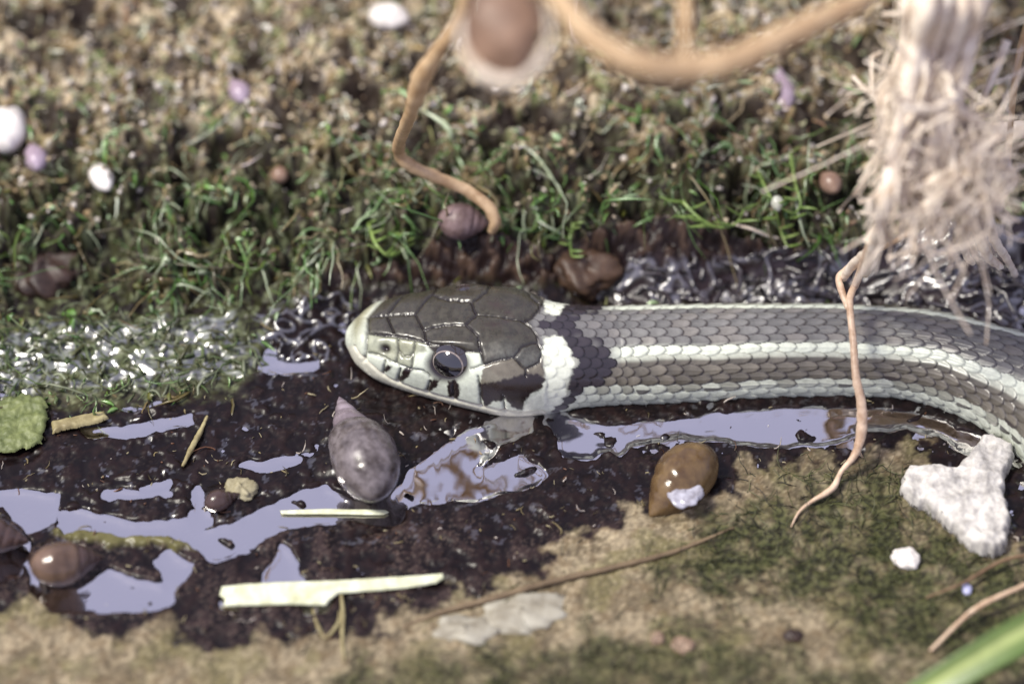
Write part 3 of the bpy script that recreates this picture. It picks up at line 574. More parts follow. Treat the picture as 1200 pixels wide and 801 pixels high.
# sky reflection in the amber shell's mouth, painted as a pale blob
def blob(name, u, v, ru, rv, rz, m, seed=0, amp=.16, lift=0.0, rot=0.0, parent=None, nu=40, nv=26, base=None, freq=1.6):
    p = on_ground(u, v) if base is None else np.asarray(base); k = ((p-CAM)@FWD)/5000
    th = np.linspace(0, 2*math.pi, nu, endpoint=False)[None]; ph = np.linspace(.02, math.pi-.02, nv)[:, None]
    d = np.stack([np.sin(ph)*np.cos(th), np.sin(ph)*np.sin(th), np.cos(ph)+0*th], -1)
    nse = fbm(d[..., 0]*freq+seed*7.3+d[..., 2]*.9, d[..., 1]*freq+seed*3.1-d[..., 2]*.8, 4)
    r = 1+amp*nse
    ry = rv/math.sin(ELEV)
    W = d*r[..., None]*np.array([ru*k, ry*k, rz])
    c_, s_ = math.cos(rot), math.sin(rot); W = np.stack([W[..., 0]*c_-W[..., 1]*s_, W[..., 0]*s_+W[..., 1]*c_, W[..., 2]], -1)
    c0 = p+np.array([0, 0, lift]); F = grid_faces(nv, nu, True).tolist(); F.append(list(range(nu))); F.append(list(range((nv-1)*nu, nv*nu))[::-1])
    if parent: return mesh(name, W.reshape(-1, 3)+c0-np.array(parent.location)/MM, np.array(F, dtype=object), m, parent)
    return mesh(name, W.reshape(-1, 3), np.array(F, dtype=object), m) if False else _loc(mesh(name, W.reshape(-1, 3), np.array(F, dtype=object), m), c0)
def _loc(o, p): o.location = np.asarray(p)*MM; return o
m_sky_patch = material('shell_sky_reflection', lin(120, 116, 124), lin(190, 190, 202), .5, .2, spec=.8)  # pale tones imitate reflected sky
pa = np.array(am.location)/MM
blob('aperture_reflection', 803, 578, 20, 16, .5, m_sky_patch, 3, .22, parent=am, base=at(803, 577, pa[2]+1.6), freq=1.3)

# ------------------------------------------------------------------ stones and pebbles
m_lime = material('limestone', lin(140, 136, 132), lin(220, 216, 208), .9, .6, bump=.7, bscale=.5, bdist=.2, rvar=.2); 
m_stone = material('brown_stone', lin(52, 38, 30), lin(92, 70, 54), 1.2, .5, bump=.8, bscale=1, bdist=.15); m_dstone = material('dark_stone', lin(36, 26, 22), lin(64, 46, 38), 1.6, .5, bump=.8, bscale=1, bdist=.15)
m_peb = material('pale_pebble', lin(206, 200, 192), lin(236, 230, 224), 2, .5, bump=.3, bscale=.6, bdist=.1); m_grey = material('grey_stone', lin(120, 112, 94), lin(166, 162, 148), 1.6, .5, bump=.3, bscale=.8, bdist=.1)
m_pink = material('pink_pebble', lin(116, 94, 78), lin(160, 136, 114), .8, .5, bump=.5, bscale=.4, bdist=.15); m_blue = material('bluish_pebble', lin(150, 152, 190), lin(196, 198, 226), 2, .2)
def slab(name, poly, m, thick, z0, amp=.2, step=.32, dome=1.2, seed=0, tilt=0.0, ridge=0.0, parent=None, flatfreq=1.4, rag=.12):
    """a flat piece with the outline of poly (picture positions) lying at height z0"""
    W = np.array([at(a, b, z0)[:2] for a, b in poly]); Wc = np.vstack([W, W[:1]]); sub = np.linspace(0, len(W), len(W)*6, endpoint=False); W = np.column_stack([np.interp(sub, np.arange(len(W)+1), Wc[:, i]) for i in (0, 1)]); W = W+rag*np.column_stack([fbm(W[:, 0]*1.3+seed, W[:, 1]*1.3, 3), fbm(W[:, 0]*1.3+9, W[:, 1]*1.3+seed, 3)]); lo, hi = W.min(0)-step, W.max(0)+step
    X_, Y_ = np.meshgrid(np.arange(lo[0], hi[0], step), np.arange(lo[1], hi[1], step)); D = sdf(W, X_, Y_)
    inside = D > 0
    # snap border cells outward so that the outline follows the polygon
    gxD = np.gradient(D, step, axis=1); gyD = np.gradient(D, step, axis=0); gn = np.sqrt(gxD**2+gyD**2)+1e-6
    keep = D > -step*.95; sx = np.where((D < 0) & keep, X_-gxD/gn*D, X_); sy = np.where((D < 0) & keep, Y_-gyD/gn*D, Y_)
    Dp = np.clip(D, 0, None); prof = np.sqrt(np.clip(1-(1-np.clip(Dp/dome, 0, 1))**2, 0, 1))
    nse = fbm(X_/flatfreq+seed*5, Y_/flatfreq+seed, 4)
    zt = z0+prof*thick*(1+amp*nse)+tilt*(X_-lo[0])+ridge*np.sin(Y_/.22)*prof; zb = z0-prof*thick*.4+tilt*(X_-lo[0])
    idx = -np.ones(D.shape, int); n = int(keep.sum()); idx[keep] = np.arange(n)
    V = np.vstack([np.stack([sx, sy, zt], -1)[keep], np.stack([sx, sy, zb], -1)[keep]])
    a, b, c_, d = idx[:-1, :-1], idx[:-1, 1:], idx[1:, 1:], idx[1:, :-1]; ok = (a >= 0) & (b >= 0) & (c_ >= 0) & (d >= 0)
    q = np.stack([a, b, c_, d], -1)[ok]; F = np.vstack([q, q[:, ::-1]+n])
    if parent: return part(name, V, F, m, parent)
    return mesh(name, V, F, m, loc=[*W.mean(0), z0])
zp = lambda P, s, ox, oy: [(ox+a*s, oy+b*s) for a, b in P]
STONE = zp([(150,385),(160,330),(200,270),(260,280),(320,270),(430,290),(480,240),(540,180),(570,125),(620,120),(740,165),(745,240),(700,320),(690,400),(710,500),(730,560),(710,620),(705,690),(650,720),(570,720),(520,690),(450,620),(380,560),(340,520),(270,480),(210,450)], .2247, 1020, 490)
o = slab('limestone_fragment', STONE, m_lime, 1.9, .8, .22, .13, .6, 4, rag=.25, flatfreq=2.6); tag(o, 'flat jagged white limestone fragment below the bend of the snake', 'stone')
o = blob('bank_stone', 686, 312, 36, 28, 2.2, m_stone, 2, .35, -.4); tag(o, 'smooth brown stone in the bank just behind the snake neck', 'stone')
o = blob('bank_stone', 56, 318, 44, 32, 2.4, m_dstone, 5, .35, .3); tag(o, 'dark brown stone sunk in the hollow under the moss', 'stone')
o = blob('pebble', 8, 158, 24, 24, 2.4, m_peb, 6, .1, .9); tag(o, 'round white pebble at the edge of the moss slope', 'pebble')
o = blob('pebble', 455, 26, 23, 13, 1.4, m_peb, 7, .15, 1.0); tag(o, 'pale oval pebble high in the moss near the brown husk', 'pebble')
o = blob('silt_stone', 612, 716, 52, 24, 1.0, m_grey, 8, .3, -.3); tag(o, 'pale grey stone half buried in the silt beside the brown stick', 'stone')
o = blob('silt_stone', 545, 738, 38, 16, .8, m_grey, 9, .3, -.2); tag(o, 'low grey stone sunk in silt next to the larger grey one', 'stone')
o = blob('pebble', 1062, 656, 17, 11, .8, m_peb, 10, .2, .35, -.5); tag(o, 'little white shell chip on the green algae below the limestone', 'pebble')
o = blob('pebble', 1133, 692, 6, 6, .5, m_blue, 11, .1, .3); tag(o, 'tiny bluish pebble on the dark green algae', 'pebble')
o = blob('pebble', 929, 746, 12, 7, .6, m_dstone, 12, .25, .1); tag(o, 'small dark pebble alone on the pale silt', 'pebble')
o = blob('pebble', 800, 757, 14, 9, .7, m_pink, 13, .2, .15); tag(o, 'pinkish pebble at the edge of the algae on silt', 'pebble')
o = blob('pebble', 770, 748, 9, 7, .6, m_pink, 14, .2, .15); tag(o, 'smaller tan pebble paired with the pinkish one', 'pebble')
o = blob('mud_crumb', 282, 574, 17, 13, .9, material('crumb', lin(120, 112, 84), lin(168, 160, 130), 1, .6, bump=.5, bscale=.4, bdist=.2), 15, .35, .2); tag(o, 'crumbly pale clod beside the little dark shell', 'clod')

# ------------------------------------------------------------------ loose plant pieces
m_straw = material('pale_straw', lin(176, 176, 138), lin(228, 232, 206), 1.1, .45, bump=.4, bscale=.5, bdist=.08, wave=(.05, 1, 1)); m_straw2 = material('yellow_straw', lin(112, 100, 66), lin(168, 158, 116), .9, .45, bump=.5, bscale=.4, bdist=.15)
m_leaf = material('green_leaf', lin(74, 84, 44), lin(118, 126, 78), .8, .55, bump=.7, bscale=.4, bdist=.2)
STRAW = [(260,687),(290,684),(340,682),(400,680),(460,676),(519,672),(521,677),(512,683),(475,689),(440,692),(397,695),(388,702),(382,709),(340,708),(300,709),(262,710),(264,702),(257,697)]
o = slab('straw_sliver', STRAW, m_straw, .30, .78, .15, .12, .3, 1, ridge=.03, rag=.03); tag(o, 'broad pale straw sliver with a notched lower edge on the mud', 'straw')
o = slab('straw_sliver', [(328,598),(380,596),(452,597),(456,600),(450,603),(380,602),(330,602)], m_straw, .14, .22, .1, .1, .2, 2, rag=.03); tag(o, 'thin pale straw floating in the channel below the grey shell', 'straw')
o = slab('leaf_fragment', [(-60,470),(0,468),(28,462),(52,468),(57,484),(51,505),(49,520),(20,527),(-60,534)], m_leaf, .45, 1.1, .5, .15, .5, 3, flatfreq=1.1, rag=.5); tag(o, 'bright green leaf fragment lying on wet mud at the bank foot', 'leaf')
o = slab('leaf_fragment', [(60,494),(95,487),(122,482),(128,490),(115,496),(85,502),(62,508)], m_straw2, .5, 1.0, .2, .15, .6, 4); tag(o, 'pale yellowish leaf strip just beside the bright green leaf', 'leaf')
# grass blade reaching in over the silt
def ribbon(P, Wd, n=50, fold=.3, side=None):
    PW = spline(np.column_stack([P, Wd]), n); P, W_ = PW[:, :3], PW[:, 3]; T = np.gradient(P, axis=0); T /= np.linalg.norm(T, axis=1)[:, None]
    s = np.cross(T, np.array([0, -.5, .85])); s /= np.linalg.norm(s, axis=1)[:, None]; nn = np.cross(s, T); q = np.linspace(-1, 1, 9)
    top = P[:, None]+s[:, None]*(q[None, :, None]*W_[:, None, None])+nn[:, None]*(np.abs(q)[None, :, None]*fold*W_[:, None, None])
    bot = top-nn[:, None]*.12; V = np.concatenate([top, bot[:, ::-1]], 1); return V.reshape(-1, 3), grid_faces(n, 18, True), np.tile(np.concatenate([q, q[::-1]]), n)
gb = [on_ground(990, 868), at(1040, 836, 3), at(1110, 794, 6.5), at(1200, 742, 9), at(1290, 694, 9), at(1420, 640, 5), at(1540, 600, .5)]
v, f, q = ribbon(gb, [.5, 1.3, 1.75, 2.0, 1.8, 1.2, .2]); o = mesh('green_grass', v, f, None or material('grass_blade', attr=True, scale=1.5, var=.15, bump=.3, bscale=.4, bdist=.1))
a_ = o.data.attributes.new('col', 'FLOAT_COLOR', 'POINT'); gcol = mixc(np.ones((len(q), 1))*lin(82, 104, 48), np.ones((len(q), 1))*lin(164, 176, 112), np.exp(-((q+.15)/.3)**2)); a_.data.foreach_set('color', np.column_stack([gcol, np.ones(len(q))]).astype(np.float32).ravel())
a_ = o.data.attributes.new('rough', 'FLOAT', 'POINT'); a_.data.foreach_set('value', np.full(len(q), .4, np.float32))
tag(o, 'fresh green grass blade with pale midrib arching over the silt', 'grass')

# ------------------------------------------------------------------ roots
m_root = material('root_tan', lin(160, 128, 92), lin(208, 180, 142), 1.2, .55, bump=.5, bscale=.8, bdist=.15); m_root2 = material('root_pale', lin(196, 176, 154), lin(242, 232, 216), 1.0, .6, bump=.5, bscale=.6, bdist=.15)
m_root3 = material('rootlet_pink', lin(170, 138, 110), lin(222, 198, 172), .8, .45, bump=.4, bscale=.5, bdist=.1); m_stick = material('brown_stick', lin(96, 74, 54), lin(132, 108, 82), 1.2, .5, bump=.5, bscale=.5, bdist=.1)
m_husk = material('husk', lin(84, 62, 50), lin(156, 126, 104), 3, .5, bump=.4, bscale=1, bdist=.2)
def root(name, pts, rad_, m, label, sides=14, n=90, wob=.12, cat='root', seed=0, parent=None, flat=1.0):
    V, F = tube(pts, rad_, sides, n, wob, flat, seed); F = np.array(F, dtype=object)
    if parent: return part(name, V, F, m, parent)
    o = mesh(name, V, F, m, loc=np.mean(pts, 0)); return tag(o, label, cat) if label else o
bank = lambda x, y: np.array([x, y, float(gheight(x, y))-1.0])
ra = [bank(-6, 66), atd(560, -160, 60), atd(612, -60, 68), atd(655, -2, 72), atd(690, 40, 74), atd(742, 72, 74), atd(800, 80, 72), atd(860, 70, 70), atd(930, 38, 66), atd(1010, -2, 60), atd(1100, -80, 50), bank(56, 62)]
thick_root = root('arching_root', ra, [.9, .9, 1.0, 1.1, 1.2, 1.35, 1.4, 1.45, 1.35, 1.2, 1.2, 1.3], m_root, 'thick tan root arching in front of the moss above the snake', 18, 130, .1, seed=2)
_q = on_ground(540, 220, 2.6); _n = DIST-float((_q-CAM)@FWD)+3.5
rb = [bank(-12, 64), atd(560, -120, 44), atd(549, -30, 42), atd(541, 20, 38), atd(512, 62, 32), atd(494, 92, 27), atd(482, 130, 20), atd(467, 172, _n+5), atd(478, 192, _n+2), atd(508, 206, _n+.5), atd(545, 222, _n), atd(570, 240, _n+.6), atd(580, 258, _n+.6), atd(576, 271, _n-.6)]
root('curled_rootlet', rb, [.7, .7, .75, .8, .85, 1.15, .8, .72, .75, .72, .7, .75, .7, .5], m_root, 'thin tan rootlet hanging from the husk and curling onto the bank', 12, 120, .16, seed=4)
hk = empty('seed_husk', atd(592, 30, 68)); tag(hk, 'blurred brown husk with a pale rim hanging at the top of the bank', 'husk')
c0 = atd(592, 34, 68)
def oriented_blob(c0, a, b, d, amp, seed, nu=36, nv=24, zlo=0.0):
    th = np.linspace(0, 2*math.pi, nu, endpoint=False)[None]; ph = np.linspace(.03, math.pi-.03, nv)[:, None]
    dd = np.stack([np.sin(ph)*np.cos(th), np.cos(ph)+0*th, np.sin(ph)*np.sin(th)], -1); r = 1+amp*fbm(dd[..., 0]*1.5+seed, dd[..., 1]*1.5+seed*2+dd[..., 2], 3)
    W = dd*r[..., None]; tpr = 1-.25*np.clip(-dd[..., 1], 0, 1)
    P = c0+W[..., :1]*tpr[..., None]*a*np.array([1.0, 0, 0])+W[..., 1:2]*b*UPV-W[..., 2:3]*d*FWD
    F = grid_faces(nv, nu, True).tolist(); F.append(list(range(nu))); F.append(list(range((nv-1)*nu, nv*nu))[::-1]); return P.reshape(-1, 3), np.array(F, dtype=object)
v, f = oriented_blob(c0, 4.3, 5.0, 3.2, .14, 3); part('seed_body', v, f, m_husk, hk)
rim = [c0+np.array([1.0, 0, 0])*4.5*math.cos(t)+UPV*5.2*math.sin(t)-FWD*.6 for t in np.linspace(math.radians(165), math.radians(385), 24)]
v, f = tube(rim, np.interp(np.arange(24), [0, 8, 16, 23], [.2, .8, .7, .15]), 10, 60, .2); part('pale_rim', v, np.array(f, dtype=object), m_root2, hk)
st = [c0+UPV*4, atd(600, -60, 66), atd(590, -150, 58), bank(-3, 66)]
v, f = tube(st, [1.2, .9, .8, .8], 10, 40, .1); part('stalk', v, np.array(f, dtype=object), m_root2, hk)
root('short_root', [bank(20, 60), atd(806, -70, 56), atd(803, 0, 60), atd(803, 40, 64), atd(804, 74, 70)], [.6, .6, .7, .65, .5], m_root, 'short upright rootlet standing on the thick arching root', 10, 50, .12)

# the big matted clump hanging at the right
cl = empty('root_clump', on_ground(1110, 40)); tag(cl, 'matted clump of pale dry roots hanging over the bank behind the snake', 'roots')
anch = [bank(44+2.2*i, 52+1.5*(i % 3)) for i in range(9)]
v, f = oriented_blob(atd(1096, 180, 28), 3.6, 7.6, 2.4, .6, 8, 64, 44); part('matted_core', v, f, material('root_mat', lin(104, 82, 66), lin(232, 218, 202), 1.2, .7, bump=.9, bscale=.8, bdist=.6), cl)
v, f = oriented_blob(atd(1144, 215, 23), 3.4, 4.6, 2.2, .6, 9, 56, 36); part('matted_core', v, f, bpy.data.materials['root_mat'], cl)
v, f = oriented_blob(atd(1054, 130, 28), 1.9, 4.4, 1.6, .6, 12, 50, 34); part('matted_core', v, f, bpy.data.materials['root_mat'], cl)
MAIN = [
 [(1085,-20,26),(1072,60,25),(1058,130,24),(1046,190,23),(1036,240,22),(1026,285,20),(1014,318,15)], [(1105,-20,24),(1092,60,23),(1078,130,22),(1066,190,21),(1058,240,20)], [(1125,-20,22),(1112,60,22),(1100,130,21),(1090,200,20),(1080,262,18)],
 [(1148,-20,22),(1138,40,22),(1126,95,21),(1112,150,20),(1104,210,19),(1098,255,18)], [(1066,-20,20),(1060,50,20),(1040,110,19),(1034,170,18)], [(1132,-20,20),(1118,50,20),(1106,120,20),(1096,180,20)],
 [(1080,-20,22),(1088,60,22),(1094,120,22),(1110,180,20),(1126,240,17)], [(1150,185,20),(1120,215,21),(1085,240,21),(1050,255,20)], [(1170,160,19),(1140,180,20),(1104,205,21),(1070,222,21)],
 [(1128,220,16),(1126,262,14),(1132,298,11),(1140,308,9)], [(1145,225,15),(1148,270,12),(1158,300,9),(1172,312,7)], [(1155,240,13),(1165,280,10),(1178,300,7),(1190,322,4)], [(1115,120,22),(1130,134,20),(1148,144,18),(1160,152,16)], [(1180,48,14),(1168,80,14),(1152,116,15)], [(1100,232,17),(1062,262,17),(1030,285,15),(1000,310,12),(988,326,10)],
]
for i, P in enumerate(MAIN):
    pts = [atd(p[0], p[1], p[2]+12*smooth(330, 240, p[1])) for p in P]; R = np.linspace(.85, .5, len(pts))*(1.35 if i < 4 else .85)*[1, .8, 1.1, .9][i % 4]
    if P[0][1] < 0: pts = [anch[i % 9]]+pts; R = np.concatenate([[.7], R])
    v, f = tube(pts, R, 10, 60, .2, seed=i); part('root_strand', v, np.array(f, dtype=object), m_root2, cl)
n = 330; P = np.zeros((n, 9, 3)); R = np.zeros((n, 9))
for i in range(n):
    u0, v0 = [(1088+rng.normal(0, 22), 150+rng.normal(0, 56)), (1142+rng.normal(0, 17), 210+rng.normal(0, 30)), (1062+rng.normal(0, 12), 150+rng.normal(0, 50))][i % 3]
    b0 = atd(u0, v0, 31+rng.normal(0, 2.6)); d0 = np.array([-.22, 0, 0])+UPV*-1.0*-1+rng.normal(0, .42, 3)*[1, .8, 1]; d0 = d0-np.array([0, 0, 0]); d0[0] = .25+rng.normal(0, .24); d0 /= np.linalg.norm(d0); ln = rng.gamma(4, 1.7)+2.5
    cv = rng.normal(0, 1.3, 3)*[1, .5, .6]; t = np.linspace(-.5, .5, 9)[:, None]; P[i] = b0+d0*t*ln+cv*(t*t)*ln+np.column_stack([np.cumsum(rng.normal(0, .34, 9)) for _ in range(3)])
    R[i] = rng.gamma(2.0, .05)+.035*np.linspace(1, .5, 9)
v, f = many_tubes(P, R, 5); o = part('fine_rootlets', v, f, m_root2, cl); o['kind'] = 'stuff'
lr = [atd(1024, 285, 20), atd(1012, 315, 18), at(996, 336, 12.5), at(986, 322, 12.3)] 
long_ = [atd(1046, 190, 34), atd(1033, 250, 28), atd(1016, 296, 21), at(1004, 330, 13.5), at(996, 352, 12.6), at(1000, 400, 11.2), at(1003, 440, 9.6), at(1009, 470, 7.8), at(1010, 500, 5.6), at(1003, 530, 3.6), at(986, 552, 2.2), at(975, 572, 1.6), at(950, 588, 1.2), at(936, 600, 1.0), on_ground(927, 617, .15)]
root('trailing_rootlet', long_, [.45, .5, .5, .44, .42, .42, .48, .56, .62, .46, .28, .4, .22, .15, .08], m_root3, 'long pinkish rootlet trailing down across the snake body onto the algae', 12, 150, .14, seed=6)
root('forked_rootlet', [atd(1082, 262, 19), atd(1050, 280, 18), at(1020, 296, 14.5), at(1000, 310, 13.5), at(984, 324, 12.8), at(986, 340, 12.6), at(994, 362, 12.2)], [.5, .5, .48, .45, .42, .42, .3], m_root3, 'short rootlet forking off and rejoining the trailing rootlet above the snake', 10, 60, .14, seed=7)
root('hooked_rootlet', [bank(62, 50), atd(1216, -20, 20), atd(1198, 50, 18), atd(1189, 100, 17), atd(1184, 150, 15), atd(1181, 200, 12), atd(1178, 226, 10), atd(1168, 232, 9)], [.35, .4, .42, .4, .36, .34, .4, .3], m_root, 'thin straight rootlet ending in a hook beside the root clump', 8, 70, .1, seed=8)
root('broken_root', [atd(1128, 152, 12), atd(1160, 156, 10), atd(1180, 153, 9), atd(1215, 152, 8), on_ground(1290, 150, -.5)], [.5, 1.0, 1.05, 1.05, 1.0], m_root2, 'stubby pale root running into the root clump from the bank', 14, 40, .12, seed=9)
root('silt_stick', [on_ground(470, 735, -.1), on_ground(520, 716, .25), on_ground(580, 700, .35), on_ground(650, 680, .4), on_ground(720, 664, .35), on_ground(790, 646, .25), on_ground(860, 618, .05)], [.2, .34, .38, .38, .34, .3, .15], material('silt_stick', lin(92, 76, 56), lin(128, 110, 84), 1.2, .5, bump=.6, bscale=.5, bdist=.15), 'long brown stick half buried in the pale silt', 10, 90, .18, 'stick', 10)
root('mud_twig', [on_ground(243, 487, .6), on_ground(235, 505, .5), on_ground(226, 522, .5), on_ground(214, 546, .3)], [.14, .3, .36, .18], m_straw2, 'short yellowish twig lying on the black mud', 8, 40, .2, 'twig', 11)
root('mud_twig', [on_ground(400, 697, .3), on_ground(402, 720, .3), on_ground(401, 745, .3), on_ground(404, 775, .2)], [.2, .24, .22, .12], m_straw2, 'thin upright twig below the notch of the broad straw', 8, 40, .2, 'twig', 12)
root('mud_twig', [on_ground(366, 712, .3), on_ground(372, 732, .3), on_ground(382, 746, .3), on_ground(396, 730, .3), on_ground(398, 715, .3)], [.12, .2, .2, .2, .1], m_straw2, 'bent twiglet forking under the broad straw', 8, 40, .2, 'twig', 13)
root('dry_stem', [on_ground(1090, 762, .5), on_ground(1140, 715, 2.0), on_ground(1190, 690, 2.6), on_ground(1260, 660, 2.2)], [.2, .3, .3, .25], m_root3, 'dry brown stem lying behind the green grass blade', 8, 40, .2, 'stem', 14)
root('dry_stem', [on_ground(1085, 700, .6), on_ground(1130, 682, 1.2), on_ground(1180, 655, 1.4), on_ground(1250, 645, 1.0)], [.12, .2, .22, .2], m_stick, 'thin brown stem crossing the dark algae below the limestone', 8, 40, .2, 'stem', 15)
root('dry_stem', [on_ground(858, 262, 1.8), on_ground(880, 268, 2.2), on_ground(900, 276, 1.8), on_ground(912, 279, 1.0)], [.16, .2, .18, .12], m_root2, 'thin pale stem under the green moss sprigs', 8, 30, .1, 'stem', 16)

# ------------------------------------------------------------------ moss and other growth
M_MOSS = material('moss_fronds', attr=True, scale=.6, var=.3, spec=.4, wet=.8)
def strands(name, label, pts, dirs, length, r0, colr, rough, droop, curl, k=6, sides=3, parent=None, cat=None):
    n = len(pts); t = np.linspace(0, 1, k)[None, :, None]; L_ = length[:, None, None]
    ax = np.cross(dirs, rng.normal(0, 1, (n, 3))); ax /= np.linalg.norm(ax, axis=1)[:, None]+1e-9
    P = pts[:, None]+dirs[:, None]*t*L_ + ax[:, None]*(t**2)*L_*curl[:, None, None] + np.array([0, -.35, -1.0])*(t**2)*L_*droop[:, None, None] - dirs[:, None]*(t**3)*L_*np.abs(curl[:, None, None])*.5
    P += np.cumsum(rng.normal(0, .035, P.shape), 1)*L_
    prof = np.array([.75, 1, 1, .9, .7, .25])[6-k:] if k <= 6 else np.interp(np.linspace(0, 1, k), [0, .3, .8, 1], [.7, 1, .8, .2])
    V, F = many_tubes(P, r0[:, None]*prof[None], sides); cc = np.repeat(colr, k*sides, 0)
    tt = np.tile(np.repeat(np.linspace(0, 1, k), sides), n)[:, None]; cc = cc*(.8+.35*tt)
    o = mesh(name, V, F, M_MOSS, parent, col=cc, rough=np.repeat(rough, k*sides)); tag(o, label, cat, None, 'stuff'); return o
# candidate points over the bank
nc_ = 260000; x = rng.uniform(-72, 72, nc_); y = rng.uniform(-25, 56, nc_)
pm_ = samp(m_moss, x, y)*(1-.9*np.clip(samp(pit, x, y), 0, 1))*(1-samp(hole, x, y)*.9)*(1-.93*samp(mpit, x, y))*(1-.9*samp(m_wet, x, y))
vv = samp(gv, x, y); wz_ = smooth(60, 220, vv); clump = smooth(-.1, .35, fbm(x/3.4+7, y/3.4, 4, .6))
keep = rng.uniform(0, 1, nc_) < pm_*(.02+.98*clump**1.5)*(.11+.09*wz_)
x, y = x[keep], y[keep]; z = gheight(x, y); vv = samp(gv, x, y); uu = samp(gu, x, y); n = len(x)
e_ = .4; nx = -(gheight(x+e_, y)-gheight(x-e_, y))/(2*e_); ny = -(gheight(x, y+e_)-gheight(x, y-e_))/(2*e_)
nr = np.column_stack([nx, ny, np.ones(n)]); nr /= np.linalg.norm(nr, axis=1)[:, None]
low_z = smooth(50, 240, vv+70*fbm(x/9, y/9, 3)+40*fbm(x/2.5+44, y/2.5, 2))          # lower on the bank: wetter, greener, longer
dirs = nr*.12+rng.normal(0, .75, (n, 3))*[1, 1, .6]+np.array([0, -.25, 0]); dirs /= np.linalg.norm(dirs, axis=1)[:, None]
ln = rng.gamma(4, .28, n)*(1+.9*low_z)+.2; r0 = (rng.gamma(3, .022, n)+.03)*np.where(rng.uniform(0, 1, n) < .05, 2.0, 1)*(1.3-.3*low_z)
pal_dry = np.array([lin(128, 112, 78), lin(156, 142, 114), lin(112, 100, 60), lin(160, 158, 142), lin(178, 168, 164), lin(112, 86, 66), lin(118, 118, 78), lin(166, 172, 156)])
pal_wet = np.array([lin(58, 88, 26), lin(88, 110, 44), lin(102, 136, 76), lin(92, 82, 42), lin(154, 166, 134), lin(114, 98, 62), lin(74, 108, 48), lin(150, 136, 98)])
h1 = np.clip(((fbm(x/3.2+3, y/3.2+9, 3)+.9)/1.8*8+rng.normal(0, 1.8, n)), 0, 7.99).astype(int)
h2 = np.clip(((fbm(x/3.2+33, y/3.2+9, 3)+.9)/1.8*8+rng.normal(0, 1.8, n)), 0, 7.99).astype(int)
wsel = rng.uniform(0, 1, n) < low_z*.92+.06
colr = np.where(wsel[:, None], pal_wet[h2], pal_dry[h1]*1.7)*rng.uniform(.7, 1.25, (n, 1))
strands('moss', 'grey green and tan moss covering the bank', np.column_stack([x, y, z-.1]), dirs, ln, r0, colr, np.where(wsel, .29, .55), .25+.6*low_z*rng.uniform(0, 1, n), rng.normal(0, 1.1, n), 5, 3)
n = 16000; x = rng.uniform(-72, 72, n); y = rng.uniform(-5, 56, n); vv = samp(gv, x, y); okm = rng.uniform(0, 1, n) < samp(m_moss, x, y)*(1-.8*np.clip(samp(pit, x, y)+samp(mpit, x, y), 0, 1))*(1-smooth(120, 300, vv+60*fbm(x/6, y/6, 2))); x, y = x[okm], y[okm]; n = len(x)
dirs = rng.normal(0, 1, (n, 3)); dirs[:, 2] = np.abs(dirs[:, 2])*.4; dirs /= np.linalg.norm(dirs, axis=1)[:, None]
strands('soil_crumbs', 'dry tan soil crumbs lodged among the moss', np.column_stack([x, y, gheight(x, y)+.1]), dirs, rng.gamma(3, .14, n)+.15, rng.gamma(3, .06, n)+.06, np.array([lin(168, 150, 120), lin(190, 176, 152), lin(140, 120, 90), lin(200, 192, 184), lin(150, 148, 118), lin(112, 92, 74)])[rng.integers(0, 6, n)]*rng.uniform(.7, 1.15, (n, 1)), np.full(n, .7), np.full(n, .05), rng.normal(0, .4, n), 5, 5)
# little leaves of the moss shoots
def leaves(name, label, pts, dirs, ln, wd, colr, rough):
    n = len(pts); k = 4; t = np.linspace(0, 1, k)[None, :, None]
    sd = np.cross(dirs, rng.normal(0, 1, (n, 3))); sd /= np.linalg.norm(sd, axis=1)[:, None]+1e-9; nn = np.cross(sd, dirs)
    P = pts[:, None]+dirs[:, None]*t*ln[:, None, None]+nn[:, None]*(t**2)*(ln*rng.uniform(-.2, .8, n))[:, None, None]+np.array([0, -.2, -1.0])*(t**2)*(ln*rng.uniform(0, .5, n))[:, None, None]
    w = wd[:, None]*np.array([.45, 1, .8, .08])[None]
    V = np.stack([P-sd[:, None]*w[..., None], P+nn[:, None]*(w*.45)[..., None], P+sd[:, None]*w[..., None], P-nn[:, None]*.03], 2)
    F = grid_faces(k, 4, True)[None]+(np.arange(n)*k*4)[:, None, None]; cc = np.repeat(colr, k*4, 0)
    o = mesh(name, V.reshape(-1, 3), F.reshape(-1, 4), M_MOSS, col=cc, rough=np.repeat(rough, k*4)); tag(o, label, None, None, 'stuff')
n = 30000; x = rng.uniform(-72, 72, n); y = rng.uniform(-25, 52, n); vv = samp(gv, x, y)
q = samp(m_moss, x, y)*(1-.92*np.clip(samp(pit, x, y)+samp(mpit, x, y)+samp(hole, x, y), 0, 1))*(1-.97*samp(m_wet, x, y))*smooth(-.05, .4, fbm(x/2.6+70, y/2.6+8, 4, .6))
okm = rng.uniform(0, 1, n) < q*(.35+.5*smooth(60, 200, vv)); x, y, vv = x[okm], y[okm], vv[okm]; n = len(x); g = smooth(30, 200, vv+70*fbm(x/5, y/5, 3))
dirs = rng.normal(0, .8, (n, 3))+np.array([0, -.35, .15]); dirs /= np.linalg.norm(dirs, axis=1)[:, None]
pl = np.where((rng.uniform(0, 1, n) < g)[:, None], np.array([lin(62, 96, 30), lin(92, 128, 56), lin(152, 176, 132), lin(92, 94, 38), lin(112, 148, 78)])[rng.integers(0, 5, n)], np.array([lin(176, 164, 138), lin(150, 138, 100), lin(188, 188, 172), lin(134, 138, 98), lin(120, 98, 70)])[rng.integers(0, 5, n)])
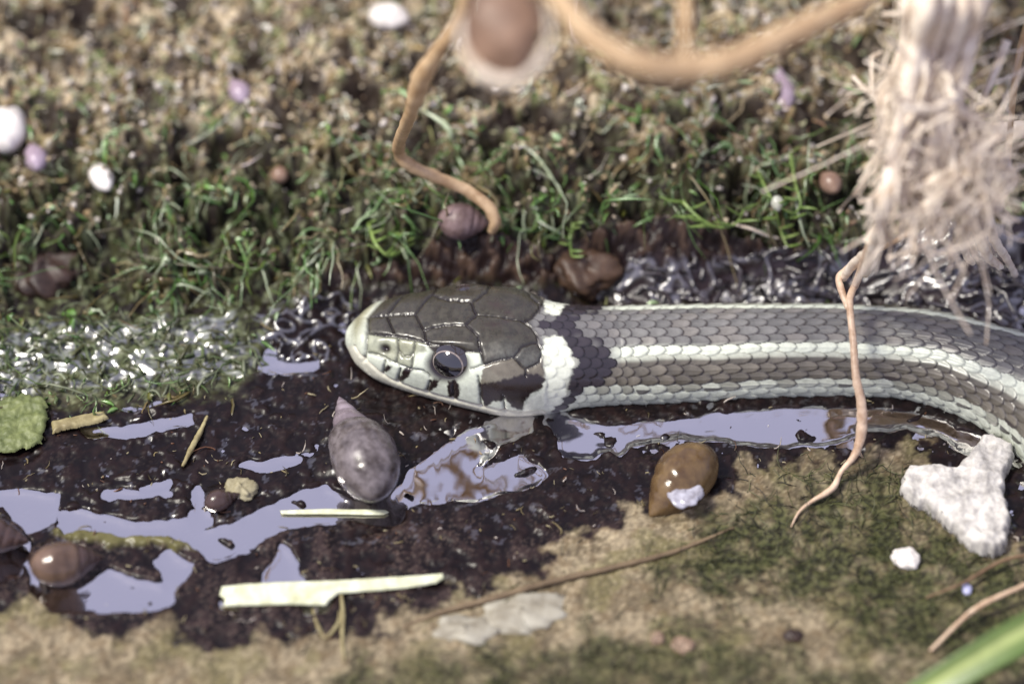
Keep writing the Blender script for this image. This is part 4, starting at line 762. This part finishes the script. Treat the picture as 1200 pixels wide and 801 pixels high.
leaves('moss_leaves', 'tiny pale and green leaves of the bank moss', np.column_stack([x, y, gheight(x, y)+rng.uniform(0, .7, n)]), dirs, rng.gamma(4, .26, n)+.3, rng.gamma(4, .055, n)+.06, pl*rng.uniform(.7, 1.2, (n, 1)), np.where(rng.uniform(0, 1, n) < g, .27, .5))
# long dripping fronds along the lower lip of the moss
n = 1700; uu = rng.uniform(-200, 1400, n); base = np.interp(uu, [-200, 0, 90, 140, 250, 330, 430, 520, 640, 800, 950, 1100, 1400], [330, 330, 350, 330, 320, 290, 262, 240, 235, 225, 235, 225, 215])
vv = base+rng.normal(-22, 34, n); gg = on_ground(uu, vv)
okm = (samp(m_moss, gg[:, 0], gg[:, 1]) > .35) & (rng.uniform(0, 1, n) > .96*np.clip(samp(pit, gg[:, 0], gg[:, 1])+1.2*samp(hole, gg[:, 0], gg[:, 1]-1)+samp(mpit, gg[:, 0], gg[:, 1]), 0, 1)); gg = gg[okm]; n = len(gg)
dirs = np.array([0, -.6, .55])+rng.normal(0, .45, (n, 3)); dirs /= np.linalg.norm(dirs, axis=1)[:, None]
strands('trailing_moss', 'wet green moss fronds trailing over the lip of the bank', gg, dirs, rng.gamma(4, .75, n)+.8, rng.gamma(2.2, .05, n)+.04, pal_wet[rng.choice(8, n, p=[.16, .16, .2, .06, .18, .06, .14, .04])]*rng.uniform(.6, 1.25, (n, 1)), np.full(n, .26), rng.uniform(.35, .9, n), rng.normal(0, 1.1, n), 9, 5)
# soaked pale moss at the water's edge on the left
n = 800; uu = rng.uniform(-250, 300, n); vv = rng.uniform(368, 466, n); gg = on_ground(uu, vv)
okm = samp(m_wet, gg[:, 0], gg[:, 1]) > .4; gg = gg[okm]; n = len(gg)
dirs = np.array([0, -.35, .25])+rng.normal(0, .6, (n, 3)); dirs[:, 2] = np.abs(dirs[:, 2])*.5; dirs /= np.linalg.norm(dirs, axis=1)[:, None]
strands('soaked_moss', 'flattened soaked moss glistening at the foot of the bank', gg, dirs, rng.gamma(3, .6, n)+.4, rng.gamma(3, .03, n)+.04, np.array([lin(88, 100, 66), lin(118, 124, 100), lin(72, 74, 44), lin(64, 80, 44)])[rng.integers(0, 4, n)]*rng.uniform(.6, 1.2, (n, 1)), np.full(n, .38), rng.uniform(.2, .6, n), rng.normal(0, 1.0, n), 7, 5)
# algae threads on the silt
n = 22000; x = rng.uniform(-70, 72, n); y = rng.uniform(-62, -8, n); okm = rng.uniform(0, 1, n) < samp(m_alg, x, y)*.75+.02*samp(m_silt, x, y); x, y = x[okm], y[okm]; n = len(x)
dirs = rng.normal(0, 1, (n, 3)); dirs[:, 2] = np.abs(dirs[:, 2])*.18; dirs /= np.linalg.norm(dirs, axis=1)[:, None]
strands('algae_threads', 'fine dark green algae threads lying on the silt', np.column_stack([x, y, gheight(x, y)+.05]), dirs, rng.gamma(3, .6, n)+.4, rng.uniform(.03, .08, n), np.array([lin(56, 62, 32), lin(84, 88, 52), lin(110, 110, 80), lin(40, 42, 26), lin(36, 30, 24)])[rng.choice(5, n, p=[.3, .22, .1, .22, .16])], np.full(n, .45), np.full(n, .05), rng.normal(0, .7, n), 7, 3)
# crumbs and fibres on the black mud
n = 2300; x = rng.uniform(-66, 66, n); y = rng.uniform(-50, 10, n); q = samp(m_mud, x, y)*(1-samp(m_silt, x, y)); okm = (rng.uniform(0, 1, n) < q*(.25+.75*smooth(-.1, .4, fbm(x/4, y/4+21, 2)))) & (gheight(x, y) > .05); x, y = x[okm], y[okm]; n = len(x)
dirs = rng.normal(0, 1, (n, 3)); dirs[:, 2] = np.abs(dirs[:, 2])*.25; dirs /= np.linalg.norm(dirs, axis=1)[:, None]
strands('plant_crumbs', 'scattered plant crumbs and fibres on the black mud', np.column_stack([x, y, gheight(x, y)+.04]), dirs, rng.gamma(2, .35, n)+.15, rng.uniform(.04, .13, n), np.array([lin(120, 108, 76), lin(150, 140, 110), lin(96, 66, 48), lin(78, 70, 50), lin(170, 160, 150)])[rng.integers(0, 5, n)], np.full(n, .35), np.full(n, .05), rng.normal(0, .8, n), 6, 4)
# specks afloat on the puddles
n = 900; x = rng.uniform(-66, 66, n); y = rng.uniform(-45, 0, n); okm = (gheight(x, y) < -.25) & (rng.uniform(0, 1, n) < .16+.5*smooth(.1, .5, fbm(x/3+4, y/3, 2))); x, y = x[okm], y[okm]; n = len(x)
dirs = rng.normal(0, 1, (n, 3)); dirs[:, 2] = np.abs(dirs[:, 2])*.1; dirs /= np.linalg.norm(dirs, axis=1)[:, None]
strands('floating_specks', 'tiny plant specks floating on the puddles', np.column_stack([x, y, np.full(n, .0)]), dirs, rng.gamma(2, .16, n)+.08, rng.uniform(.03, .09, n), np.array([lin(200, 196, 190), lin(110, 96, 70), lin(50, 38, 34), lin(160, 140, 110)])[rng.integers(0, 4, n)], np.full(n, .4), np.full(n, .02), rng.normal(0, .5, n), 5, 4)
# wet worm-like crusts on the mud behind the snake: low relief casts
n = 300; uu = rng.uniform(640, 1420, n); vv = rng.uniform(285, 372, n); gg = on_ground(uu, vv)
okm = samp(m_sq, gg[:, 0], gg[:, 1]) > .5; gg = gg[okm]; n = len(gg); a = rng.normal(.35, .7, n); dirs = np.column_stack([np.cos(a), np.sin(a)*.9, np.abs(rng.normal(0, .12, n))])
strands('mud_casts', 'glistening worm like mud casts on the wet shelf behind the snake', gg+[0, 0, .1], dirs, rng.uniform(2.0, 5.5, n), rng.uniform(.22, .5, n), np.tile(lin(44, 36, 40), (n, 1))*rng.uniform(.7, 1.2, (n, 1)), np.full(n, .25), np.full(n, .05), rng.normal(0, .8, n), 10, 7)
# two leafy moss sprigs hanging out of the bank
m_sprig = material('sprig_green', lin(92, 122, 52), lin(140, 160, 92), .8, .3); m_bead = material('sprig_bead', lin(170, 170, 150), lin(210, 212, 200), .6, .15)
def sprig(P, nl, ll, label, seed, bead=None):
    r = np.random.default_rng(seed); pts = np.array(P); o = empty('moss_sprig', pts[0]); tag(o, label, 'moss', 'moss sprigs on the bank lip')
    v, f = tube(pts, np.linspace(.22, .12, len(pts)), 8, 30, .1); part('stem', v, np.array(f, dtype=object), m_sprig, o); S = spline(pts, nl)
    for i in range(nl):
        d = np.array([r.choice([-1, 1])*r.uniform(.4, 1), -.3, r.uniform(.1, 1.0)]); d /= np.linalg.norm(d); t = np.linspace(0, 1, 5)[:, None]
        v, f = tube(S[i]+d*t*ll+np.array([0, 0, .5])*t*t*ll*r.uniform(-.4, .8), [.12, .26, .28, .2, .04], 6, 9, 0, .45); part('leaf', v, np.array(f, dtype=object), m_sprig, o)
    if bead is not None: v, f = oriented_blob(bead, .75, .95, .7, .1, 3, 16, 12); part('bead', v, f, m_bead, o)
og = on_ground
sprig([og(800, 236, 1.5), og(820, 256, 2.2), og(842, 266, 2.6), og(862, 262, 2.8), og(872, 245, 2.8)], 11, 3.0, 'bright green moss sprig curling like a bowl on the bank lip', 1)
sprig([og(886, 196, 1.5), og(898, 222, 2.4), og(908, 242, 2.8), og(914, 268, 2.4), og(922, 288, 1.6)], 9, 2.2, 'hanging yellow green moss sprig with a pale bead', 2, og(911, 238, 3.4))
sprig([og(926, 180, 1.6), og(932, 215, 2.4), og(938, 240, 2.4), og(926, 256, 2.0)], 8, 2.4, 'slim green moss sprig beside the small round tan shell', 3)
sprig([og(432, 262, 1.5), og(440, 285, 2.2), og(456, 300, 2.4), og(472, 292, 2.2), og(476, 276, 1.8)], 10, 1.8, 'rounded pale green moss sprig above the snake snout', 4)
sprig([og(672, 262, 1.6), og(668, 280, 2.2), og(670, 300, 2.0)], 7, 1.6, 'small vivid green moss sprig on top of the brown stone', 5)
